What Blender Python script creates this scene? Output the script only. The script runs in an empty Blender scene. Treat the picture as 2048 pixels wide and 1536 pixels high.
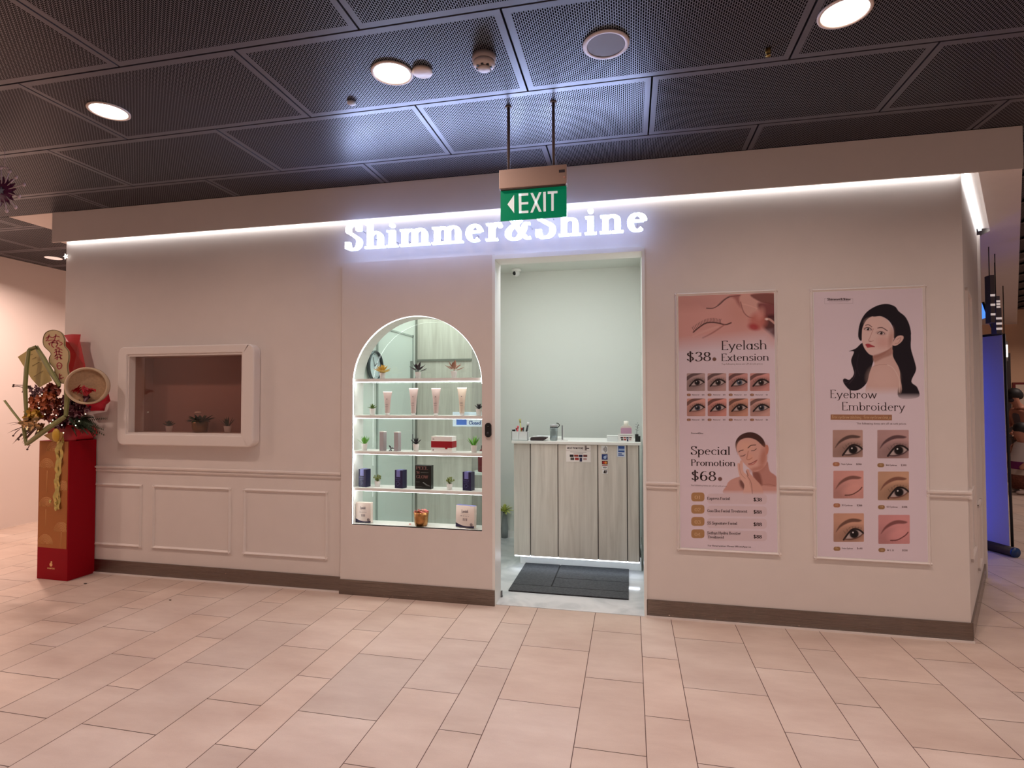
import bpy, bmesh, math, random
import numpy as np
from mathutils import Vector, Matrix
from math import sin, cos, pi, radians as R_
random.seed(7)
scn = bpy.context.scene
col = scn.collection

# ------------------------------------------------------------------ camera
FOC = 1099.56                      # focal length in photo pixels (2048 wide)
CAM = Vector((0.0, -3.9, 1.5))
YAW, PITCH, ROLL = R_(12.1485), R_(1.4463), R_(0.0952)
MC = (Matrix.Rotation(YAW, 3, 'Z') @ Matrix.Rotation(PITCH, 3, 'X') @ Matrix.Rotation(ROLL, 3, 'Y'))
cd = bpy.data.cameras.new('camera')
cam = bpy.data.objects.new('camera', cd)
col.objects.link(cam)
cd.sensor_fit = 'HORIZONTAL'
cd.sensor_width = 36.0
cd.lens = 36.0 * FOC / 2048
cd.clip_start = 0.05
cd.clip_end = 80
cam.matrix_world = Matrix.Translation(CAM) @ (MC @ Matrix.Rotation(pi / 2, 3, 'X')).to_4x4()
scn.camera = cam

def ray(x, y):
    return MC @ Vector(((x - 1024) / FOC, 1, -(y - 768) / FOC))
def at(x, y, Y=0.0):               # point of the photo's line of sight on the plane y = Y
    d = ray(x, y); return CAM + d * ((Y - CAM.y) / d.y)
def atz(x, y, z=0.0):
    d = ray(x, y); return CAM + d * ((z - CAM.z) / d.z)

# ------------------------------------------------------------------ view, world, lights
vs = scn.view_settings
vs.view_transform = 'Standard'
vs.look = 'None'
vs.gamma = 1
vs.use_curve_mapping = False
vs.exposure = 0.0

def lin(c):
    return tuple(((v / 255) / 12.92 if v / 255 <= 0.04045 else ((v / 255 + 0.055) / 1.055) ** 2.4) for v in c)

w = bpy.data.worlds.new('mall'); scn.world = w; w.use_nodes = True
bg = w.node_tree.nodes['Background']
bg.inputs[0].default_value = (1.0, 0.77, 0.72, 1)
bg.inputs[1].default_value = 0.16

def area(name, loc, size, power, color, rot=(0, 0, 0), spread=180, shape='DISK', sy=None, cl=False):
    l = bpy.data.lights.new(name, 'AREA'); l.shape = shape; l.size = size
    if sy: l.shape = 'RECTANGLE'; l.size_y = sy
    l.energy = power; l.color = color; l.spread = R_(spread)
    o = bpy.data.objects.new(name, l); o.location = loc; o.rotation_euler = rot
    col.objects.link(o); pass
    return o
WARM = (1.0, 0.79, 0.70)
ZC = 3.145
WARM2 = (1.0, 0.74, 0.63)
for i, (x, y, p) in enumerate([(-2.903, -1.35, 9), (-4.93, -1.35, 11), (-1.166, -1.35, 10.5), (0.905, -1.35, 12), (2.98, -1.35, 13), (-6.4, -1.9, 18),
                               (-3.0, -3.9, 2), (-0.75, -3.9, 12), (0.905, -3.9, 24), (2.75, -3.9, 15), (-4.9, -3.9, 5), (-6.8, -3.9, 4),
                               (-6.2, 0.6, 38), (-6.2, 3.2, 22), (-2.0, -6.4, 3), (2.0, -6.4, 14), (5.2, -1.0, 9), (5.4, 1.0, 18), (5.6, 3.5, 16), (4.6, 6.3, 26), (7.4, 6.0, 26)]):
    area('downlight_beam', (x, y, ZC - 0.03), 0.16, p * 1.15, WARM if x > -2 else WARM2, spread=150)
# shop lighting: white panels on the shop's own ceiling, strips in the display and under the counter
area('shop_ceiling_light', (-0.45, 0.50, 2.84), 0.9, 14, (0.965, 0.985, 1.03), sy=0.7, shape='RECTANGLE')
area('shop_ceiling_light', (-1.75, 0.75, 2.84), 0.5, 9, (0.88, 1.0, 0.93), sy=0.6, shape='RECTANGLE')

# ------------------------------------------------------------------ materials
MATS = {}
def mat(name, c, rough=0.5, metal=0.0, emit=None, es=1.0, noise=0.0, nscale=20, bump=0.0, bscale=200, spec=0.5, aniso=0, coat=0, trans=0, lc=None):
    if name in MATS: return MATS[name]
    m = bpy.data.materials.new(name); m.use_nodes = True
    nt = m.node_tree; b = nt.nodes['Principled BSDF']
    base = lc if lc else lin(c)
    b.inputs['Base Color'].default_value = (*base, 1)
    b.inputs['Roughness'].default_value = rough
    b.inputs['Metallic'].default_value = metal
    b.inputs['Specular IOR Level'].default_value = spec
    if aniso: b.inputs['Anisotropic'].default_value = aniso
    if coat: b.inputs['Coat Weight'].default_value = coat
    if trans: b.inputs['Transmission Weight'].default_value = trans
    if emit:
        b.inputs['Emission Color'].default_value = (*emit, 1)
        b.inputs['Emission Strength'].default_value = es
    tc = nt.nodes.new('ShaderNodeTexCoord')
    if noise:
        n = nt.nodes.new('ShaderNodeTexNoise'); n.inputs['Scale'].default_value = nscale; n.inputs['Detail'].default_value = 5
        nt.links.new(tc.outputs['Object'], n.inputs['Vector'])
        r = nt.nodes.new('ShaderNodeValToRGB')
        r.color_ramp.elements[0].color = (*[v * (1 - noise) for v in base], 1)
        r.color_ramp.elements[1].color = (*[min(1, v * (1 + noise)) for v in base], 1)
        r.color_ramp.elements[0].position = 0.3; r.color_ramp.elements[1].position = 0.7
        nt.links.new(n.outputs['Fac'], r.inputs['Fac']); nt.links.new(r.outputs['Color'], b.inputs['Base Color'])
    if bump:
        n = nt.nodes.new('ShaderNodeTexNoise'); n.inputs['Scale'].default_value = bscale
        nt.links.new(tc.outputs['Object'], n.inputs['Vector'])
        bp = nt.nodes.new('ShaderNodeBump'); bp.inputs['Strength'].default_value = bump; bp.inputs['Distance'].default_value = 0.002
        nt.links.new(n.outputs['Fac'], bp.inputs['Height']); nt.links.new(bp.outputs['Normal'], b.inputs['Normal'])
    MATS[name] = m
    return m
def emis(name, c, s):
    m = bpy.data.materials.new(name); m.use_nodes = True; nt = m.node_tree
    nt.nodes.remove(nt.nodes['Principled BSDF'])
    e = nt.nodes.new('ShaderNodeEmission'); e.inputs[0].default_value = (*c, 1); e.inputs[1].default_value = s
    nt.links.new(e.outputs[0], nt.nodes['Material Output'].inputs[0]); MATS[name] = m
    return m
def glass(name, tint, refl=1.0, rough=0.0):
    m = bpy.data.materials.new(name); m.use_nodes = True; nt = m.node_tree
    nt.nodes.remove(nt.nodes['Principled BSDF'])
    t = nt.nodes.new('ShaderNodeBsdfTransparent'); t.inputs[0].default_value = (*tint, 1)
    g = nt.nodes.new('ShaderNodeBsdfGlossy'); g.inputs['Roughness'].default_value = rough
    ge = nt.nodes.new('ShaderNodeNewGeometry'); dt = nt.nodes.new('ShaderNodeVectorMath'); dt.operation = 'DOT_PRODUCT'
    nt.links.new(ge.outputs['Incoming'], dt.inputs[0]); nt.links.new(ge.outputs['Normal'], dt.inputs[1])
    def M(op, a, b):
        n = nt.nodes.new('ShaderNodeMath'); n.operation = op; n.use_clamp = op != 'ABSOLUTE'
        for i, v in enumerate((a, b)):
            if v is None: continue
            if isinstance(v, (int, float)): n.inputs[i].default_value = v
            else: nt.links.new(v, n.inputs[i])
        return n.outputs[0]
    c = M('ABSOLUTE', dt.outputs['Value'], None); q = M('POWER', M('SUBTRACT', 1.0, c), 5.0)
    mu = nt.nodes.new('ShaderNodeMath'); mu.operation = 'MULTIPLY'; mu.inputs[1].default_value = refl; mu.use_clamp = True
    nt.links.new(M('ADD', M('MULTIPLY', q, 0.96), 0.04), mu.inputs[0])
    x = nt.nodes.new('ShaderNodeMixShader')
    nt.links.new(mu.outputs[0], x.inputs[0]); nt.links.new(t.outputs[0], x.inputs[1]); nt.links.new(g.outputs[0], x.inputs[2])
    nt.links.new(x.outputs[0], nt.nodes['Material Output'].inputs[0]); MATS[name] = m
    return m
def vcol(name, rough=0.5, spec=0.4, attr='Col'):
    m = bpy.data.materials.new(name); m.use_nodes = True; nt = m.node_tree; b = nt.nodes['Principled BSDF']
    a = nt.nodes.new('ShaderNodeAttribute'); a.attribute_name = attr
    nt.links.new(a.outputs['Color'], b.inputs['Base Color'])
    b.inputs['Roughness'].default_value = rough; b.inputs['Specular IOR Level'].default_value = spec
    MATS[name] = m
    return m

# ------------------------------------------------------------------ mesh building
class MB:
    def __init__(s): s.v = []; s.f = []; s.m = []; s.mats = []; s.sm = []
    def mi(s, m):
        if m not in s.mats: s.mats.append(m)
        return s.mats.index(m)
    def add(s, vs, fs, m=None, smooth=False, M=None):
        b = len(s.v)
        if M is not None: vs = [M @ Vector(v) for v in vs]
        s.v += [tuple(v) for v in vs]
        k = s.mi(m) if m is not None else 0
        for f in fs:
            s.f.append([b + i for i in f]); s.m.append(k); s.sm.append(smooth)
        return s
    def box(s, a, b, m=None, M=None):
        x0, x1 = sorted((a[0], b[0])); y0, y1 = sorted((a[1], b[1])); z0, z1 = sorted((a[2], b[2]))
        vs = [(x, y, z) for z in (z0, z1) for y in (y0, y1) for x in (x0, x1)]
        return s.add(vs, [(0, 2, 3, 1), (4, 5, 7, 6), (0, 1, 5, 4), (2, 6, 7, 3), (0, 4, 6, 2), (1, 3, 7, 5)], m, M=M)
    def prism(s, pts, y0, y1, m=None, M=None, axis='y', caps=True, smooth=False):
        # pts in (x, z), extruded along y (axis 'y') ; axis 'z': pts (x, y) extruded in z ; axis 'x': pts (y, z)
        n = len(pts)
        def P(p, t):
            return {'y': (p[0], t, p[1]), 'z': (p[0], p[1], t), 'x': (t, p[0], p[1])}[axis]
        vs = [P(p, y0) for p in pts] + [P(p, y1) for p in pts]
        fs = [(i, (i + 1) % n, n + (i + 1) % n, n + i) for i in range(n)]
        s.add(vs, fs, m, smooth, M)
        if caps: s.add(vs, [tuple(range(n)), tuple(range(2 * n - 1, n - 1, -1))], m, False, M)
        return s
    def lathe(s, prof, m=None, c=(0, 0, 0), n=20, smooth=True, M=None, caps=True):
        vs = []; fs = []
        for r, z in prof:
            for i in range(n):
                a = 2 * pi * i / n; vs.append((c[0] + r * cos(a), c[1] + r * sin(a), c[2] + z))
        k = len(prof)
        for j in range(k - 1):
            for i in range(n):
                fs.append((j * n + i, j * n + (i + 1) % n, (j + 1) * n + (i + 1) % n, (j + 1) * n + i))
        if caps:
            if prof[0][0] > 1e-5: fs.append(tuple(range(n - 1, -1, -1)))
            if prof[-1][0] > 1e-5: fs.append(tuple(range((k - 1) * n, k * n)))
        return s.add(vs, fs, m, smooth, M)
    def tube(s, pts, r, m=None, n=8, M=None, caps=True):
        pts = [Vector(p) for p in pts]; vs = []; fs = []
        rs = r if isinstance(r, (list, tuple)) else [r] * len(pts)
        up = Vector((0, 0, 1))
        t0 = (pts[1] - pts[0]).normalized()
        if abs(t0.dot(up)) > 0.9: up = Vector((1, 0, 0))
        u = t0.cross(up).normalized()
        for i, p in enumerate(pts):
            t = (pts[min(i + 1, len(pts) - 1)] - pts[max(i - 1, 0)]).normalized()
            u = (u - t * u.dot(t)).normalized(); v = t.cross(u)
            for k in range(n):
                a = 2 * pi * k / n; vs.append(p + (u * cos(a) + v * sin(a)) * rs[i])
        for i in range(len(pts) - 1):
            for k in range(n):
                fs.append((i * n + k, i * n + (k + 1) % n, (i + 1) * n + (k + 1) % n, (i + 1) * n + k))
        if caps: fs += [tuple(range(n - 1, -1, -1)), tuple(range((len(pts) - 1) * n, len(pts) * n))]
        return s.add(vs, fs, m, True, M)
    def ball(s, c, r, m=None, n=12, k=8, M=None):
        rr = r if isinstance(r, (list, tuple)) else (r, r, r)
        vs = []; fs = []
        for j in range(k + 1):
            t = pi * j / k
            for i in range(n):
                a = 2 * pi * i / n
                vs.append((c[0] + rr[0] * sin(t) * cos(a), c[1] + rr[1] * sin(t) * sin(a), c[2] + rr[2] * cos(t)))
        for j in range(k):
            for i in range(n):
                fs.append((j * n + i, (j + 1) * n + i, (j + 1) * n + (i + 1) % n, j * n + (i + 1) % n))
        return s.add(vs, fs, m, True, M)
    def leaf(s, p, d, L, W, m=None, up=Vector((0, 0, 1)), bend=0.25, n=6, fold=0.25):
        d = Vector(d).normalized(); side = d.cross(up)
        if side.length < 1e-3: side = Vector((1, 0, 0))
        side.normalize(); nn = side.cross(d)
        vs = []; fs = []
        for i in range(n + 1):
            t = i / n
            wd = W * sin(pi * min(1, t * 0.93 + 0.07)) ** 0.8 * (1 - 0.25 * t)
            if i == n: wd = W * 0.04
            c = Vector(p) + d * L * t - nn * 0 + Vector((0, 0, -bend * L * t * t))
            vs += [c - side * wd / 2 + nn * wd * fold, c, c + side * wd / 2 + nn * wd * fold]
        for i in range(n):
            a = i * 3; fs += [(a, a + 1, a + 4, a + 3), (a + 1, a + 2, a + 5, a + 4)]
        return s.add(vs, fs, m, True)
    def build(s, name, m=None, parent=None, bevel=0, smooth_angle=None):
        me = bpy.data.meshes.new(name)
        me.from_pydata(s.v, [], s.f)
        ms = s.mats if (s.mats and s.mats[0] is not None) else [m]
        for k in ms: me.materials.append(k if k is not None else m)
        me.polygons.foreach_set('material_index', s.m); me.polygons.foreach_set('use_smooth', s.sm)
        me.update()
        bm = bmesh.new(); bm.from_mesh(me)
        bmesh.ops.recalc_face_normals(bm, faces=bm.faces)
        bm.to_mesh(me); bm.free()
        o = bpy.data.objects.new(name, me); col.objects.link(o)
        if parent is not None: o.parent = parent
        if bevel:
            bv = o.modifiers.new('bevel', 'BEVEL'); bv.width = bevel; bv.segments = 3; bv.limit_method = 'ANGLE'; bv.angle_limit = R_(40)
        return o

def tag(o, label=None, cat=None, group=None, kind=None):
    if label: o['label'] = label
    if cat: o['category'] = cat
    if group: o['group'] = group
    if kind: o['kind'] = kind
    return o
def thing(name, loc, label, cat, rz=0, group=None):
    o = bpy.data.objects.new(name, None); o.location = loc; o.rotation_euler = (0, 0, rz); col.objects.link(o)
    o.empty_display_size = 0.05
    return tag(o, label, cat, group)
def struct(o): o['kind'] = 'structure'; return o
def copy_tree(o, parent=None):
    c = o.copy(); col.objects.link(c)
    if parent is not None: c.parent = parent
    for ch in [q for q in o.children]: copy_tree(ch, c)
    return c
def rrect(x0, z0, x1, z1, r, n=6):
    pts = []
    for cx, cz, a0 in ((x1 - r, z1 - r, 0), (x0 + r, z1 - r, 90), (x0 + r, z0 + r, 180), (x1 - r, z0 + r, 270)):
        for i in range(n + 1):
            a = R_(a0 + 90 * i / n); pts.append((cx + r * cos(a), cz + r * sin(a)))
    return pts
def plate(outer, holes, y0, y1, name, m, parent=None):
    """flat plate in the xz plane with holes, between y0 (front) and y1."""
    bm = bmesh.new()
    def loop(pts):
        vs = [bm.verts.new((p[0], y0, p[1])) for p in pts]
        return [bm.edges.new((vs[i], vs[(i + 1) % len(vs)])) for i in range(len(vs))]
    es = loop(outer)
    for h in holes: es += loop(h)
    r = bmesh.ops.triangle_fill(bm, edges=es, use_beauty=True, normal=(0, -1, 0))
    fs = [g for g in r['geom'] if isinstance(g, bmesh.types.BMFace)]
    e = bmesh.ops.extrude_face_region(bm, geom=fs)
    bmesh.ops.translate(bm, verts=[g for g in e['geom'] if isinstance(g, bmesh.types.BMVert)], vec=(0, y1 - y0, 0))
    bmesh.ops.recalc_face_normals(bm, faces=bm.faces)
    me = bpy.data.meshes.new(name); bm.to_mesh(me); bm.free(); me.materials.append(m)
    o = bpy.data.objects.new(name, me); col.objects.link(o)
    if parent is not None: o.parent = parent
    return o

# ------------------------------------------------------------------ lettering: a small pen-drawn serif alphabet
# commands: l line, a arc (cx cy rx ry a0 a1), c spline, s serif tick (x y halfwidth), d dot
XH = 0.62
G = {
 'a': (.60, 'a .28 .31 .20 .31 0 360|l .48 .62 .48 .02|s .52 0 .06'),
 'b': (.60, 'l .12 0 .12 1|s .07 1 .05|a .32 .31 .20 .31 0 360'),
 'c': (.52, 'a .30 .31 .21 .31 45 315|d .45 .50 .05'),
 'd': (.62, 'a .28 .31 .20 .31 0 360|l .48 1 .48 .02|s .43 1 .05|s .53 0 .05'),
 'e': (.55, 'l .10 .36 .48 .36|a .29 .31 .20 .31 10 310'),
 'f': (.38, 'l .16 0 .16 .8|c .16 .8 .18 .95 .27 1 .36 .94|l .04 .62 .32 .62|s .16 0 .09|d .35 .9 .045'),
 'g': (.60, 'a .28 .31 .20 .31 0 360|l .48 .62 .48 -.1|c .48 -.1 .44 -.25 .3 -.3 .12 -.22'),
 'h': (.64, 'l .12 0 .12 1|s .07 1 .05|s .12 0 .10|a .31 .42 .19 .20 10 165|l .50 .44 .50 0|s .50 0 .10'),
 'i': (.28, 'l .14 0 .14 .62|s .10 .62 .05|s .14 0 .10|d .14 .86 .065'),
 'k': (.60, 'l .12 0 .12 1|s .12 0 .09|l .14 .28 .44 .60|l .24 .38 .50 0|s .50 0 .08'),
 'l': (.28, 'l .14 0 .14 1|s .09 1 .05|s .14 0 .10'),
 'm': (.96, 'l .12 0 .12 .62|s .08 .62 .05|s .12 0 .10|a .30 .42 .18 .20 10 165|l .48 .44 .48 0|s .48 0 .09|a .66 .42 .18 .20 10 165|l .84 .44 .84 0|s .84 0 .10'),
 'n': (.64, 'l .12 0 .12 .62|s .08 .62 .05|s .12 0 .10|a .31 .42 .19 .20 10 165|l .50 .44 .50 0|s .50 0 .10'),
 'o': (.58, 'a .29 .31 .21 .31 0 360'),
 'p': (.60, 'l .12 -.32 .12 .62|s .07 .62 .05|s .12 -.32 .09|a .32 .31 .20 .31 0 360'),
 'q': (.60, 'a .28 .31 .20 .31 0 360|l .48 .62 .48 -.32|s .48 -.32 .09'),
 'r': (.44, 'l .12 0 .12 .62|s .08 .62 .05|s .12 0 .10|c .12 .42 .18 .58 .28 .63 .36 .58|d .35 .53 .06'),
 's': (.46, 'c .38 .52 .32 .61 .22 .62 .12 .56 .10 .46 .18 .36 .30 .28 .39 .18 .34 .05 .22 0 .12 .02 .06 .12'),
 't': (.38, 'l .16 .85 .16 .12|c .16 .14 .18 .02 .26 0 .35 .05|l .03 .62 .32 .62'),
 'u': (.62, 'l .12 .62 .12 .2|s .08 .62 .05|a .30 .2 .18 .2 180 350|l .48 .62 .48 .0|s .44 .62 .05|s .52 0 .05'),
 'v': (.56, 'l .06 .62 .27 0|l .27 0 .48 .62|s .07 .62 .08|s .48 .62 .07'),
 'w': (.84, 'l .06 .62 .24 0|l .24 0 .42 .6|l .42 .6 .58 0|l .58 0 .76 .62|s .07 .62 .08|s .42 .62 .06|s .76 .62 .07'),
 'x': (.54, 'l .08 .62 .46 0|l .46 .62 .08 0|s .08 .62 .07|s .46 .62 .07|s .08 0 .07|s .46 0 .07'),
 'y': (.56, 'l .06 .62 .28 .02|c .50 .62 .28 .02 .18 -.24 .04 -.28|s .07 .62 .08|s .50 .62 .07'),
 'z': (.48, 'l .08 .62 .42 .62|l .42 .62 .06 0|l .06 0 .44 0'),
 'A': (.76, 'l .06 0 .36 1|l .36 1 .68 0|l .17 .34 .57 .34|s .06 0 .09|s .68 0 .09'),
 'B': (.66, 'l .14 0 .14 1|l .06 1 .34 1|l .06 0 .36 0|l .14 .54 .34 .54|a .33 .77 .18 .23 -90 90|a .36 .27 .20 .27 -90 90'),
 'C': (.72, 'a .40 .5 .30 .5 40 320|l .63 .98 .63 .74'),
 'D': (.76, 'l .14 0 .14 1|l .06 1 .32 1|l .06 0 .32 0|a .32 .5 .32 .5 -90 90'),
 'E': (.62, 'l .14 0 .14 1|l .05 1 .52 1|l .14 .53 .42 .53|l .05 0 .54 0|l .52 1 .52 .88|l .54 0 .54 .12'),
 'F': (.58, 'l .14 0 .14 1|l .05 1 .50 1|l .14 .53 .40 .53|l .50 1 .50 .88|s .14 0 .1'),
 'G': (.76, 'a .40 .5 .30 .5 40 320|l .64 .04 .64 .42|s .62 .42 .1'),
 'H': (.76, 'l .14 0 .14 1|l .60 0 .60 1|l .14 .52 .60 .52|s .14 0 .1|s .14 1 .1|s .60 0 .1|s .60 1 .1'),
 'I': (.32, 'l .16 0 .16 1|s .16 0 .1|s .16 1 .1'),
 'L': (.58, 'l .14 0 .14 1|s .14 1 .1|l .05 0 .50 0|l .50 0 .50 .14'),
 'M': (.90, 'l .14 0 .14 1|l .14 1 .44 .1|l .44 .1 .74 1|l .74 1 .74 0|s .12 0 .08|s .76 0 .08|s .10 1 .06|s .78 1 .06'),
 'N': (.78, 'l .14 0 .14 1|l .14 1 .62 0|l .62 0 .62 1|s .12 0 .08|s .62 1 .08'),
 'O': (.80, 'a .40 .5 .31 .5 0 360'),
 'P': (.62, 'l .14 0 .14 1|l .06 1 .32 1|l .14 .48 .32 .48|a .32 .74 .22 .26 -90 90|s .14 0 .1'),
 'R': (.68, 'l .14 0 .14 1|l .06 1 .32 1|l .14 .50 .32 .50|a .32 .75 .20 .25 -90 90|l .32 .50 .60 0|s .14 0 .1|s .6 0 .07'),
 'S': (.58, 'c .47 .80 .42 .94 .30 1 .17 .97 .09 .86 .10 .70 .22 .58 .37 .47 .49 .35 .49 .16 .39 .03 .27 0 .14 .03 .07 .22|l .48 .98 .48 .74|l .07 .28 .07 .03'),
 'T': (.66, 'l .33 0 .33 1|l .06 1 .60 1|l .06 1 .06 .84|l .60 1 .60 .84|s .33 0 .1'),
 'U': (.74, 'l .14 1 .14 .3|a .36 .3 .22 .3 180 360|l .58 .3 .58 1|s .14 1 .09|s .58 1 .09'),
 'V': (.72, 'l .07 1 .36 0|l .36 0 .64 1|s .07 1 .08|s .64 1 .08'),
 'W': (1.0, 'l .07 1 .28 0|l .28 0 .48 1|l .48 1 .70 0|l .70 0 .92 1|s .07 1 .08|s .92 1 .08'),
 'Y': (.70, 'l .07 1 .34 .5|l .34 .5 .62 1|l .34 .5 .34 0|s .07 1 .08|s .62 1 .08|s .34 0 .1'),
 '0': (.58, 'a .29 .5 .20 .5 0 360'),
 '1': (.40, 'l .22 0 .22 1|l .08 .84 .22 1|s .22 0 .1'),
 '2': (.54, 'c .08 .78 .16 .96 .30 1 .43 .90 .44 .72 .34 .50 .18 .25 .08 0|l .08 0 .46 0|l .46 0 .46 .12'),
 '3': (.54, 'c .09 .82 .17 .96 .29 1 .41 .93 .44 .78 .38 .62 .24 .55|c .24 .55 .40 .50 .48 .32 .42 .10 .28 0 .14 .03 .07 .18'),
 '4': (.58, 'l .40 0 .40 1|l .40 1 .06 .3|l .06 .3 .52 .3|s .4 0 .08'),
 '6': (.56, 'a .29 .30 .19 .30 0 360|c .46 .94 .28 .95 .14 .75 .10 .45 .10 .3'),
 '8': (.56, 'a .29 .76 .16 .24 0 360|a .29 .27 .20 .27 0 360'),
 '9': (.56, 'a .27 .70 .19 .30 0 360|c .10 .06 .28 .05 .42 .25 .46 .55 .46 .7'),
 '$': (.56, 'c .45 .80 .38 .90 .28 .92 .15 .88 .11 .76 .16 .62 .28 .52 .42 .40 .46 .24 .38 .11 .28 .08 .15 .10 .08 .24|l .28 1.1 .28 -.1'),
 '&': (.86, 'c .80 .52 .66 .52 .58 .30 .44 .06 .28 0 .12 .08 .10 .26 .20 .42 .36 .55 .46 .70 .44 .90 .34 1 .23 .92 .22 .74 .34 .50 .54 .18 .70 .02 .82 .03'),
 '.': (.24, 'd .10 .05 .055'), ',': (.24, 'd .10 .05 .05|l .12 .03 .08 -.12'), '*': (.3, 'd .12 .8 .08'), '-': (.3, 'l .05 .3 .25 .3'),
 "'": (.2, 'l .1 1 .1 .75'), ' ': (.30, ''), '/': (.4, 'l .05 -.05 .33 1.05'),
}
def spline(p, n=5, closed=False):
    out = []; N = len(p)
    rng = range(N if closed else N - 1)
    for i in rng:
        if closed: a, b, c, d = p[(i - 1) % N], p[i], p[(i + 1) % N], p[(i + 2) % N]
        else: a, b, c, d = p[max(i - 1, 0)], p[i], p[i + 1], p[min(i + 2, N - 1)]
        for k in range(n):
            t = k / n
            out.append(tuple(0.5 * ((2 * b[j]) + (-a[j] + c[j]) * t + (2 * a[j] - 5 * b[j] + 4 * c[j] - d[j]) * t * t + (-a[j] + 3 * b[j] - 3 * c[j] + d[j]) * t ** 3) for j in (0, 1)))
    if not closed: out.append(tuple(p[-1]))
    return out
def ribbon(pts, thick, thin):
    """polyline -> left/right outline with pen contrast: vertical travel thick, horizontal thin"""
    n = len(pts); L = []; Rr = []
    closed = n > 3 and math.dist(pts[0], pts[-1]) < 1e-4
    for i, p in enumerate(pts):
        if closed: a = pts[(i - 1) % (n - 1)] if i else pts[n - 2]; b = pts[(i + 1)] if i < n - 1 else pts[1]
        else: a = pts[max(i - 1, 0)]; b = pts[min(i + 1, n - 1)]
        dx, dy = b[0] - a[0], b[1] - a[1]; l = math.hypot(dx, dy) or 1; dx /= l; dy /= l
        ww = thin + (thick - thin) * abs(dy) ** 1.5
        L.append((p[0] - dy * ww / 2, p[1] + dx * ww / 2)); Rr.append((p[0] + dy * ww / 2, p[1] - dx * ww / 2))
    return L, Rr
def glyph(ch, thick, thin, serif=1.0, sth=None, arcn=9):
    """list of polygons (quads / n-gons) for one glyph"""
    adv, src = G.get(ch, G['o']); polys = []
    sth = sth or thin
    for cmd in src.split('|'):
        if not cmd: continue
        k = cmd.split(); t = k[0]; a = list(map(float, k[1:]))
        if t == 'l': pts = [(a[0], a[1]), (a[2], a[3])]
        elif t == 'a':
            cx, cy, rx, ry, a0, a1 = a
            th = thin / 2
            ry = max(0.02, ry - th); m = max(3, int(abs(a1 - a0) / 360 * arcn * 2))
            pts = [(cx + rx * cos(R_(a0 + (a1 - a0) * i / m)), cy + ry * sin(R_(a0 + (a1 - a0) * i / m))) for i in range(m + 1)]
        elif t == 'c': pts = spline([(a[i], a[i + 1]) for i in range(0, len(a), 2)], 3)
        elif t == 'd':
            r = a[2] * (0.55 + thick * 4.2) if thick > 0.12 else a[2]
            polys.append([(a[0] + r * cos(2 * pi * i / 10), a[1] + r * sin(2 * pi * i / 10)) for i in range(10)]); continue
        elif t == 's':
            if not serif: continue
            hw = a[2] * serif + thick * 0.35; y = a[1]; y0 = y if y <= 0.01 else y - sth
            polys.append([(a[0] - hw, y0), (a[0] + hw, y0), (a[0] + hw, y0 + sth), (a[0] - hw, y0 + sth)]); continue
        if t == 'l' and abs(a[0] - a[2]) > 1e-6 and abs(a[1] - a[3]) < 1e-6:       # horizontals sit inside the line
            y = a[1]; y0 = y if y <= 0.01 else (y - thin if y >= .99 or abs(y - .62) < .01 else y - thin / 2)
            x0, x1 = sorted((a[0], a[2])); polys.append([(x0, y0), (x1, y0), (x1, y0 + thin), (x0, y0 + thin)]); continue
        L, Rr = ribbon(pts, thick, thin)
        for i in range(len(pts) - 1): polys.append([L[i], L[i + 1], Rr[i + 1], Rr[i]])
    return adv, polys
def text_w(s, track=0): return sum(G.get(c, G['o'])[0] + track for c in s) - track
def put_text(mb, s, p0, p1, h, m, thick=.11, thin=.035, serif=0.6, Y=0.0, track=0.0, dy=0.0):
    """flat lettering on the plane y=Y from world point p0 to p1 (baseline), cap height h"""
    tw = text_w(s, track); L = p1.x - p0.x; sx = L / tw; x = 0
    for i, ch in enumerate(s):
        adv, polys = glyph(ch, thick, thin, serif, arcn=6 if h < .02 else 9)
        for p in polys:
            vs = [(p0.x + (x + q[0]) * sx, Y - 0.00002 * (i % 2), p0.z + (p1.z - p0.z) * ((x + q[0]) / tw) + q[1] * h) for q in p]
            mb.add(vs, [tuple(range(len(vs)))], m)
        x += adv + track

# ================================================================== materials used widely
PAINT = mat('wall_paint', (224, 214, 208), 0.62, noise=0.015, nscale=6, bump=0.12, bscale=260, spec=0.3)
TRIM = mat('trim_paint', (230, 220, 214), 0.45, spec=0.4)
WHITE = mat('white_laminate', (236, 236, 232), 0.35)
SHOPW = mat('shop_wall_paint', (226, 230, 224), 0.6, spec=0.3)
STEEL = mat('brushed_steel', (136, 124, 116), 0.09, metal=1.0)
def brush():
    nt = STEEL.node_tree; b = nt.nodes['Principled BSDF']; tc = nt.nodes.new('ShaderNodeTexCoord'); mp = nt.nodes.new('ShaderNodeMapping'); mp.inputs['Scale'].default_value = (3, 3, 1400)
    nt.links.new(tc.outputs['Object'], mp.inputs[0]); n = nt.nodes.new('ShaderNodeTexNoise'); n.inputs['Scale'].default_value = 1.0; n.inputs['Detail'].default_value = 2
    nt.links.new(mp.outputs[0], n.inputs['Vector']); bp = nt.nodes.new('ShaderNodeBump'); bp.inputs['Strength'].default_value = 1.0; bp.inputs['Distance'].default_value = 0.0012
    nt.links.new(n.outputs['Fac'], bp.inputs['Height']); nt.links.new(bp.outputs['Normal'], b.inputs['Normal'])
brush()
BLACKM = mat('black_plastic', (22, 21, 22), 0.4)
LED = emis('cove_led', (0.93, 0.97, 1.0), 7.0)
WY, DY, ZB = 0.02, -0.012, 2.883
X0, X1 = -4.90, 2.03
SD = Vector((0.594, 1.0)).normalized(); SL = 1.62          # splayed side wall direction and length

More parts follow.
